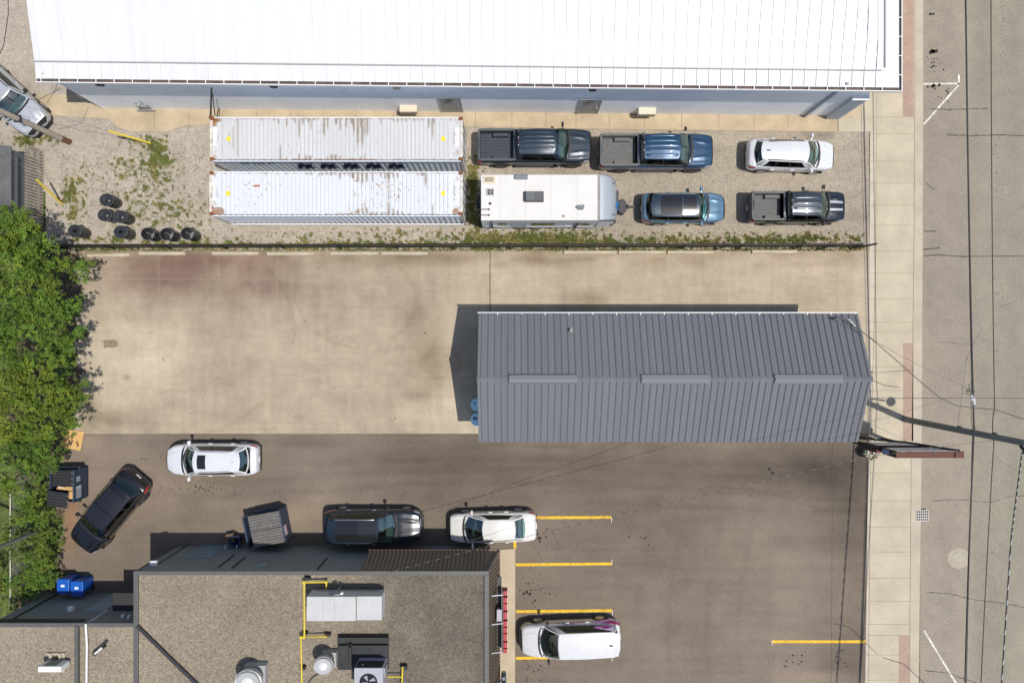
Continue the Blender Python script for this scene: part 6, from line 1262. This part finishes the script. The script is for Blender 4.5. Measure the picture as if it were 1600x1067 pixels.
wire('single black overhead wire along the middle of the street', [P(1549, -260, 6.3), P(1554, 637, 6.1), P(1553, 690, 6.05), P(1523, 1330, 6.3)], .022, sag=.10)
tw = wire('twisted black and white overhead cable at the lower right', [P(1597, 706, 8.2), P(1580, 840, 8.0), P(1543, 1400, 8.1)], .032, sag=.0); pts = [P(1597, 706, 8.23), P(1580, 840, 8.03), P(1543, 1400, 8.13)]
for i in range(36): t = (i + .15) / 36; t2 = (i + .5) / 36; f = lambda t: pts[0].lerp(pts[1], t * 3) if t < 1 / 3 else pts[1].lerp(pts[2], (t - 1 / 3) * 1.5); MB().tube([f(t) + Vector((.012, 0, .016)), f(t2) + Vector((-.012, 0, .016))], .02, 5).build('bare_strand', mat('bare_aluminium', (.60, .60, .58), .4, metal=.3), tw, world=True)
M_thin = mat('wire_grey', (.10, .095, .09), .6)
sdw = wire('dashed looking service drop cable crossing the lot to the brown shop mast', [P(1560, 687, 7.6), P(1360, 713, 6.4), P(1080, 778, 5.7), P(830, 836, 5.35), P(610, 893, 5.3), P(536, 911, 5.4)], .008, sag=.03)
pts = [P(1560, 687, 7.62), P(1360, 713, 6.42), P(1080, 778, 5.72), P(830, 836, 5.37), P(610, 893, 5.32), P(536, 911, 5.42)]
for j in range(5):
    for i in range(14): t = (i + .1) / 14; MB().tube([pts[j].lerp(pts[j + 1], t) - Vector((0, 0, .12 * t * (1 - t) - .012)), pts[j].lerp(pts[j + 1], t + .03) - Vector((0, 0, .12 * t * (1 - t) - .004))], .006, 4).build('bare_strand', mat('dull_aluminium', (.32, .31, .29), .6), sdw, world=True)
wire('thin cable from the street wires over the grey workshop to the brown shop wall', [P(1515, 612, 5.6), P(1385, 652, 5.5), P(1250, 689, 5.3), P(1070, 741, 5.0), P(855, 806, 4.4), P(730, 846, 3.9)], .008, M_thin, sag=.02)
wire('curving service cable from across the street to the workshop corner', [P(1640, 662, 7.2), P(1600, 655, 6.9), P(1556, 640, 6.5), P(1520, 637, 6.2), P(1495, 634, 6.1), P(1470, 622, 5.9), P(1440, 598, 5.6), P(1412, 573, 5.3), P(1372, 538, 4.9), P(1352, 522, 4.6), P(1322, 500, 4.3)], .020, M_thin, n=4)
wire('faint thin line beside the curving cable at the workshop corner', [P(1512, 607, 5.6), P(1450, 577, 5.4), P(1400, 552, 5.2), P(1352, 522, 4.7), P(1305, 498, 4.3)], .009, M_thin, sag=.02)
wire('level thin wire crossing the pavement and street above the pole', [P(1358, 622, 4.2), P(1480, 622, 5.4), P(1640, 622, 6.5)], .014, M_thin)
wire('faint thin wire in the lower right corner of the street', [P(1560, 719, 7.5), P(1590, 735, 7.2), P(1660, 770, 7)], .008, M_thin)
wire('black cable dropping over the pavement at the frame bottom', [P(1380, 1027, 3.0), P(1412, 1037, 3.2), P(1470, 1090, 3.6)], .016)
wire('black cable over the gravel path at the top left edge', [P(12, -30, 7), P(13, 22, 7), P(6, 70, 7.2), P(0, 84, 7.3), P(-20, 110, 7.5)], .016)
wire('thin cable from the pale pole to the white building corner', [P(0, 158, 7.6), P(60, 156, 6.5), P(95, 138, 4.7)], .012)
hw1 = thing('splice_bundle', 'tangle of loops and bright splice cases on the street wires', 'splice case', P(1518, 620, 5.55))
q = MB().tube([P(1518, 617, 5.6), P(1519, 626, 5.6)], .05, 8).tube([P(1521.5, 620, 5.62), P(1522, 633, 5.62)], .06, 8); q.build('splice_case', mat('case_silver', (.62, .63, .64), .35, metal=.3), hw1, world=True)
q = MB(); [q.tube([P(cx + rx * math.cos(a), cy + ry * math.sin(a), 5.6) for a in np.linspace(a0, a1, 14)], .014, 5) for cx, cy, rx, ry, a0, a1 in ((1519, 605, 5, 7, 1.4, 5.0), (1516, 612, 6, 5, 1.0, 5.6), (1518, 610, 5, 4, 0, 3))]; q.tube([P(1510, 610.5, 5.6), P(1521, 610.5, 5.6)], .018, 5); q.build('cable_loop', M_wire, hw1, world=True)
# ---- street sign and planter
M_sb = mat('sign_brown', (.115, .045, .03), .8, var=.06, vs=2); M_sf = mat('sign_face', (.80, .80, .74), .45, var=.18, vs=1.6); M_sd = mat('sign_dark', (.03, .022, .02), .6)
sgx = thing('pylon_sign', 'brown two box pylon sign on posts, standing over the pavement at the workshop corner', 'sign', (19.0, -5.2, 0))
def sbox(x0, x1, y0, y1, z0, z1, nm):
    o = MB().box(x0, x1, y0, y1, z0, z1).build(nm, M_sb, sgx, world=True, bevel=.01)
    MB().box(x0 + .08, x1 - .06, y1, y1 + .014, z0 + .07, z1 - .07).build('sign_face', M_sf, o).location = -sgx.location
    MB().box(x0 + .08, x1 - .06, y0 - .014, y0, z0 + .07, z1 - .07).build('sign_face', M_sf, o).location = -sgx.location
    MB().box(x0 - .012, x0, y0 + .03, y1 - .02, z0 + .03, z1 - .03).build('end_panel', M_sd, o).location = -sgx.location
    return o
o1 = sbox(17.72, 20.3, -5.42, -5.06, 2.5, 3.62, 'lower_sign_box'); o2 = sbox(17.66, 20.78, -5.36, -5.06, 4.25, 5.43, 'upper_sign_box')
MB().box(17.64, 17.648, -5.30, -5.10, 4.30, 4.85).build('blue_panel', mat('panel_blue', (.22, .32, .52), .4), o2).location = -sgx.location
MB().box(19.38, 19.44, -5.36, -5.05, 5.43, 5.438).build('box_seam', M_sd, o2).location = -sgx.location
rr = random.Random(9)
for o, x0, x1, z0, z1 in ((o1, 17.95, 20.1, 2.7, 3.4), (o2, 17.95, 20.5, 4.45, 5.25)):
    q = MB(); x = x0
    while x < x1: w_ = rr.uniform(.12, .3); q.box(x, min(x + w_, x1), -5.045, -5.04, z0 + rr.uniform(0, .15), z1 - rr.uniform(0, .35)); x += w_ + .06
    q.build('sign_print', mat('sign_print_grey', (.45, .50, .52), .5, var=.3, vs=4), o).location = -sgx.location
MB().box(17.85, 18.0, -5.32, -5.16, 0, 5.0).build('post', M_sd, sgx, world=True); MB().box(19.9, 20.05, -5.32, -5.16, 0, 5.0).build('post', M_sd, sgx, world=True); MB().box(17.9, 20.3, -5.3, -5.15, 3.62, 4.25).build('post_panel', M_sd, sgx, world=True)
MB().tube([(17.3, -4.75, 3.4), (18.1, -4.85, 3.2), (19.2, -4.92, 3.4), (20.6, -5.02, 5.4)], .05, 6).build('arched_trim', M_sd, sgx, world=True)
MB().hexa([(17.0, -4.9, .02), (18.3, -5.0, .02), (18.3, -4.85, .02), (17.0, -4.72, .02)], [(17.0, -4.9, 2.3), (18.3, -5.0, 2.3), (18.3, -4.85, 2.3), (17.0, -4.72, 2.3)]).build('side_panel', mat('sign_side_brown', (.09, .045, .03), .6), sgx, world=True)
pt = thing('planter', 'round planter of white and red flowers at the foot of the pylon sign', 'planter', P(1352, 706, 0)); MB().lathe([(0, 0), (.30, 0), (.36, .45), (.32, .46), (.3, .4), (0, .4)], (0, 0, 0), 20, sy=.9).build('pot', mat('pot_brown', (.14, .09, .06), .8), pt, smooth=True)
fv = []; ff = []; fc = []
for i in range(900):
    a = rr.uniform(0, 6.283); q = rr.random() ** .5 * .36; x, y, z = q * math.cos(a), q * .9 * math.sin(a), .45 + rr.uniform(0, .28); s = rr.uniform(.012, .026); k = len(fv); tl = rr.uniform(-.03, .03)
    fv += [(x - s, y - s, z - tl), (x + s, y - s, z), (x + s, y + s, z + tl), (x - s, y + s, z)]; ff.append((k, k + 1, k + 2, k + 3)); t = rr.random(); fc += [(.05, .11, .02) if t < .45 else (.78, .76, .72) if t < .82 else (.5, .02, .04)] * 4
b = MB(); b.v = fv; b.f = ff; b.build('flowers', mat('flower_mix', (.5, .5, .5), .8, attr=True), pt, recalc=False, cols=np.array(fc))
# ================================================================== TREES AND HEDGE
M_leaf = mat('leaf', (.1, .2, .03), .55, attr=True, transl=.32, spec=.35); M_bark = mat('bark', (.09, .07, .05), .9, var=.3, vs=4)
rt = np.random.RandomState(17)
def leaves(blobs, dens, size, base, dark=.0):
    """leaf-sized bent faces gathered in sprays over the surface and through the volume of each mass"""
    V = []; C = []; n = 0
    for cx, cy, cz, rx, ry, rz in blobs:
        ns = int(dens * (rx * ry + rx * rz + ry * rz) / 1.5)
        nc = max(5, int(10 * (rx * ry + rx * rz + ry * rz)))          # lumps of foliage with gaps between them
        subs = []
        for _ in range(nc):
            d = rt.normal(size=3); d /= np.linalg.norm(d); d[2] = abs(d[2]) * 1.1 - .15
            q = rt.uniform(.45, 1.12); subs.append((np.array([cx + d[0] * rx * q, cy + d[1] * ry * q, cz + d[2] * rz * q + rt.uniform(-.2, .3)]), rt.uniform(.22, .46), rt.uniform(.7, 1.35), rt.uniform(-.2, .4)))
        for _ in range(ns):
            sc_, sr_, st_, sy0 = subs[rt.randint(nc)]
            d = rt.normal(size=3); d /= np.linalg.norm(d); d[2] = abs(d[2]) if rt.rand() < .8 else d[2]
            c = sc_ + d * sr_ * rt.uniform(.55, 1.1) * np.array([1.1, 1.0, .8])
            if c[2] < .12: continue
            tone = st_ * rt.uniform(.8, 1.2); yel = sy0 + rt.uniform(-.12, .15); m = rt.randint(12, 20); sr = size * rt.uniform(.5, .9)
            ax = rt.normal(size=3); ax[2] *= .3; ax /= np.linalg.norm(ax)
            for k in range(m):
                p = c + ax * rt.uniform(-1, 1) * sr * 1.2 + rt.normal(size=3) * sr * .45
                if p[2] < .05: continue
                nv = rt.normal(size=3) * .65 + np.array([d[0] * .5, d[1] * .5, 1.0]); nv /= np.linalg.norm(nv)
                a = rt.normal(size=3); a -= nv * a.dot(nv); a /= np.linalg.norm(a); bb = np.cross(nv, a); L = size * rt.uniform(.55, 1.15); w_ = L * .42
                V += [p - a * L * .5, p + bb * w_ * .5 + nv * .012, p + a * L * .5 - nv * L * .12, p - bb * w_ * .5 + nv * .012]
                t = tone * rt.uniform(.8, 1.2); C += [(base[0] * t * (1 + yel), base[1] * t * (1 + yel * .35), base[2] * t)] * 4
    b = MB(); b.v = [tuple(q) for q in V]; b.f = [(i, i + 1, i + 2, i + 3) for i in range(0, len(V), 4)]
    return b, np.array(C)
def tree(name, label, cat, base, h, blobs, dens=95, size=.138, col=(.150, .245, .036), r=.14, group='leafy trees along the left edge'):
    p = P(*base); e = thing(name, label, cat, p, 0, group)
    bl = [(*(P(px, py, z)), rx, ry, rz) for px, py, z, rx, ry, rz in blobs]
    m = MB(); top = p + Vector((.1, .05, h * .55)); m.tube([p, p.lerp(top, .5) + Vector((.06, -.04, 0)), top], [r, r * .8, r * .55], 9); m.build('trunk', M_bark, e, world=True, smooth=True, ang=60)
    m = MB()
    for q in bl: c = Vector(q[:3]); s = p.lerp(top, .75); m.tube([s, s.lerp(c, .5) + Vector((0, 0, .15)), c], [r * .45, r * .3, r * .12], 6)
    m.build('limb', M_bark, e, world=True, smooth=True, ang=60)
    b, C = leaves(bl, dens, size, col); b.build('crown', M_leaf, e, world=True, recalc=False, cols=C)
tree('leafy_tree', 'broad bright green tree beside the shed and picket fence', 'tree', (30, 400), 5.2, [(8, 365, 3.8, 1.5, 1.3, 1.1), (45, 372, 3.4, 1.0, .9, .9), (66, 395, 3.2, 1.0, 1.0, .9), (20, 420, 4.2, 1.6, 1.4, 1.1), (72, 432, 3.2, 1.1, .9, .8), (112, 420, 2.2, .8, .42, .5), (132, 432, 2.0, .34, .25, .3)])
tree('leafy_tree', 'dense green tree overhanging the pad by the damp patch', 'tree', (40, 500), 5.0, [(10, 480, 4.2, 1.5, 1.4, 1.1), (62, 480, 3.5, 1.3, 1.2, 1.0), (102, 484, 2.5, .7, 1.0, .7), (40, 540, 4.0, 1.5, 1.3, 1.1), (95, 545, 2.7, .85, .9, .8), (112, 520, 2.3, .5, .5, .5)], col=(.140, .240, .037))
tree('leafy_tree', 'yellower green tree left of the lower pad corner', 'tree', (40, 620), 4.8, [(5, 595, 4.2, 1.4, 1.3, 1.1), (55, 598, 3.6, 1.3, 1.2, 1.0), (105, 604, 2.6, .9, .9, .75), (120, 618, 2.0, .45, .4, .4), (25, 655, 3.8, 1.4, 1.3, 1.0), (80, 652, 3.0, 1.1, 1.0, .9), (102, 640, 2.4, .6, .7, .6)], col=(.165, .245, .034))
tree('leafy_tree', 'darker tree above the open dumpster', 'tree', (30, 715), 4.2, [(8, 712, 3.4, 1.3, 1.2, 1.0), (50, 700, 2.9, 1.0, 1.0, .8), (78, 705, 2.3, .6, 1.0, .7), (20, 752, 3.2, .9, .6, .7), (62, 728, 2.4, .6, .5, .6)], col=(.138, .230, .036))
tree('shrub', 'leafy shrub between the chain link fence and the open dumpster', 'shrub', (58, 780), 2.0, [(52, 770, 1.3, .6, 1.0, .6), (68, 792, 1.1, .6, .8, .5), (44, 815, 1.3, .7, .9, .6), (76, 806, .8, .35, .5, .4)], 90, .125, (.135, .225, .035), .05, 'shrubs along the left fence')
tree('shrub', 'shrub with pale tips around the slim grey pole', 'shrub', (60, 855), 2.0, [(46, 850, 1.3, .8, .9, .65), (72, 852, 1.1, .6, .8, .55), (60, 880, 1.2, .8, .8, .6), (84, 840, .7, .3, .5, .35), (82, 872, .7, .35, .5, .4)], 90, .12, (.150, .230, .037), .05, 'shrubs along the left fence')
tree('shrub', 'low dark green shrub left of the blue bins', 'shrub', (50, 915), 1.6, [(40, 905, 1.1, .7, .8, .6), (66, 908, 1.0, .7, .6, .5), (38, 932, .9, .5, .4, .4), (80, 900, .7, .35, .4, .35)], 90, .12, (.115, .21, .035), .05, 'shrubs along the left fence')
tree('shrub', 'sunlit yellow green shrub at the left frame edge above the shop wing', 'shrub', (8, 900), 1.4, [(2, 880, .9, .5, .7, .5), (6, 925, .7, .6, .8, .4), (4, 840, .9, .4, .6, .5)], 80, .12, (.17, .24, .03), .05, 'shrubs along the left fence')
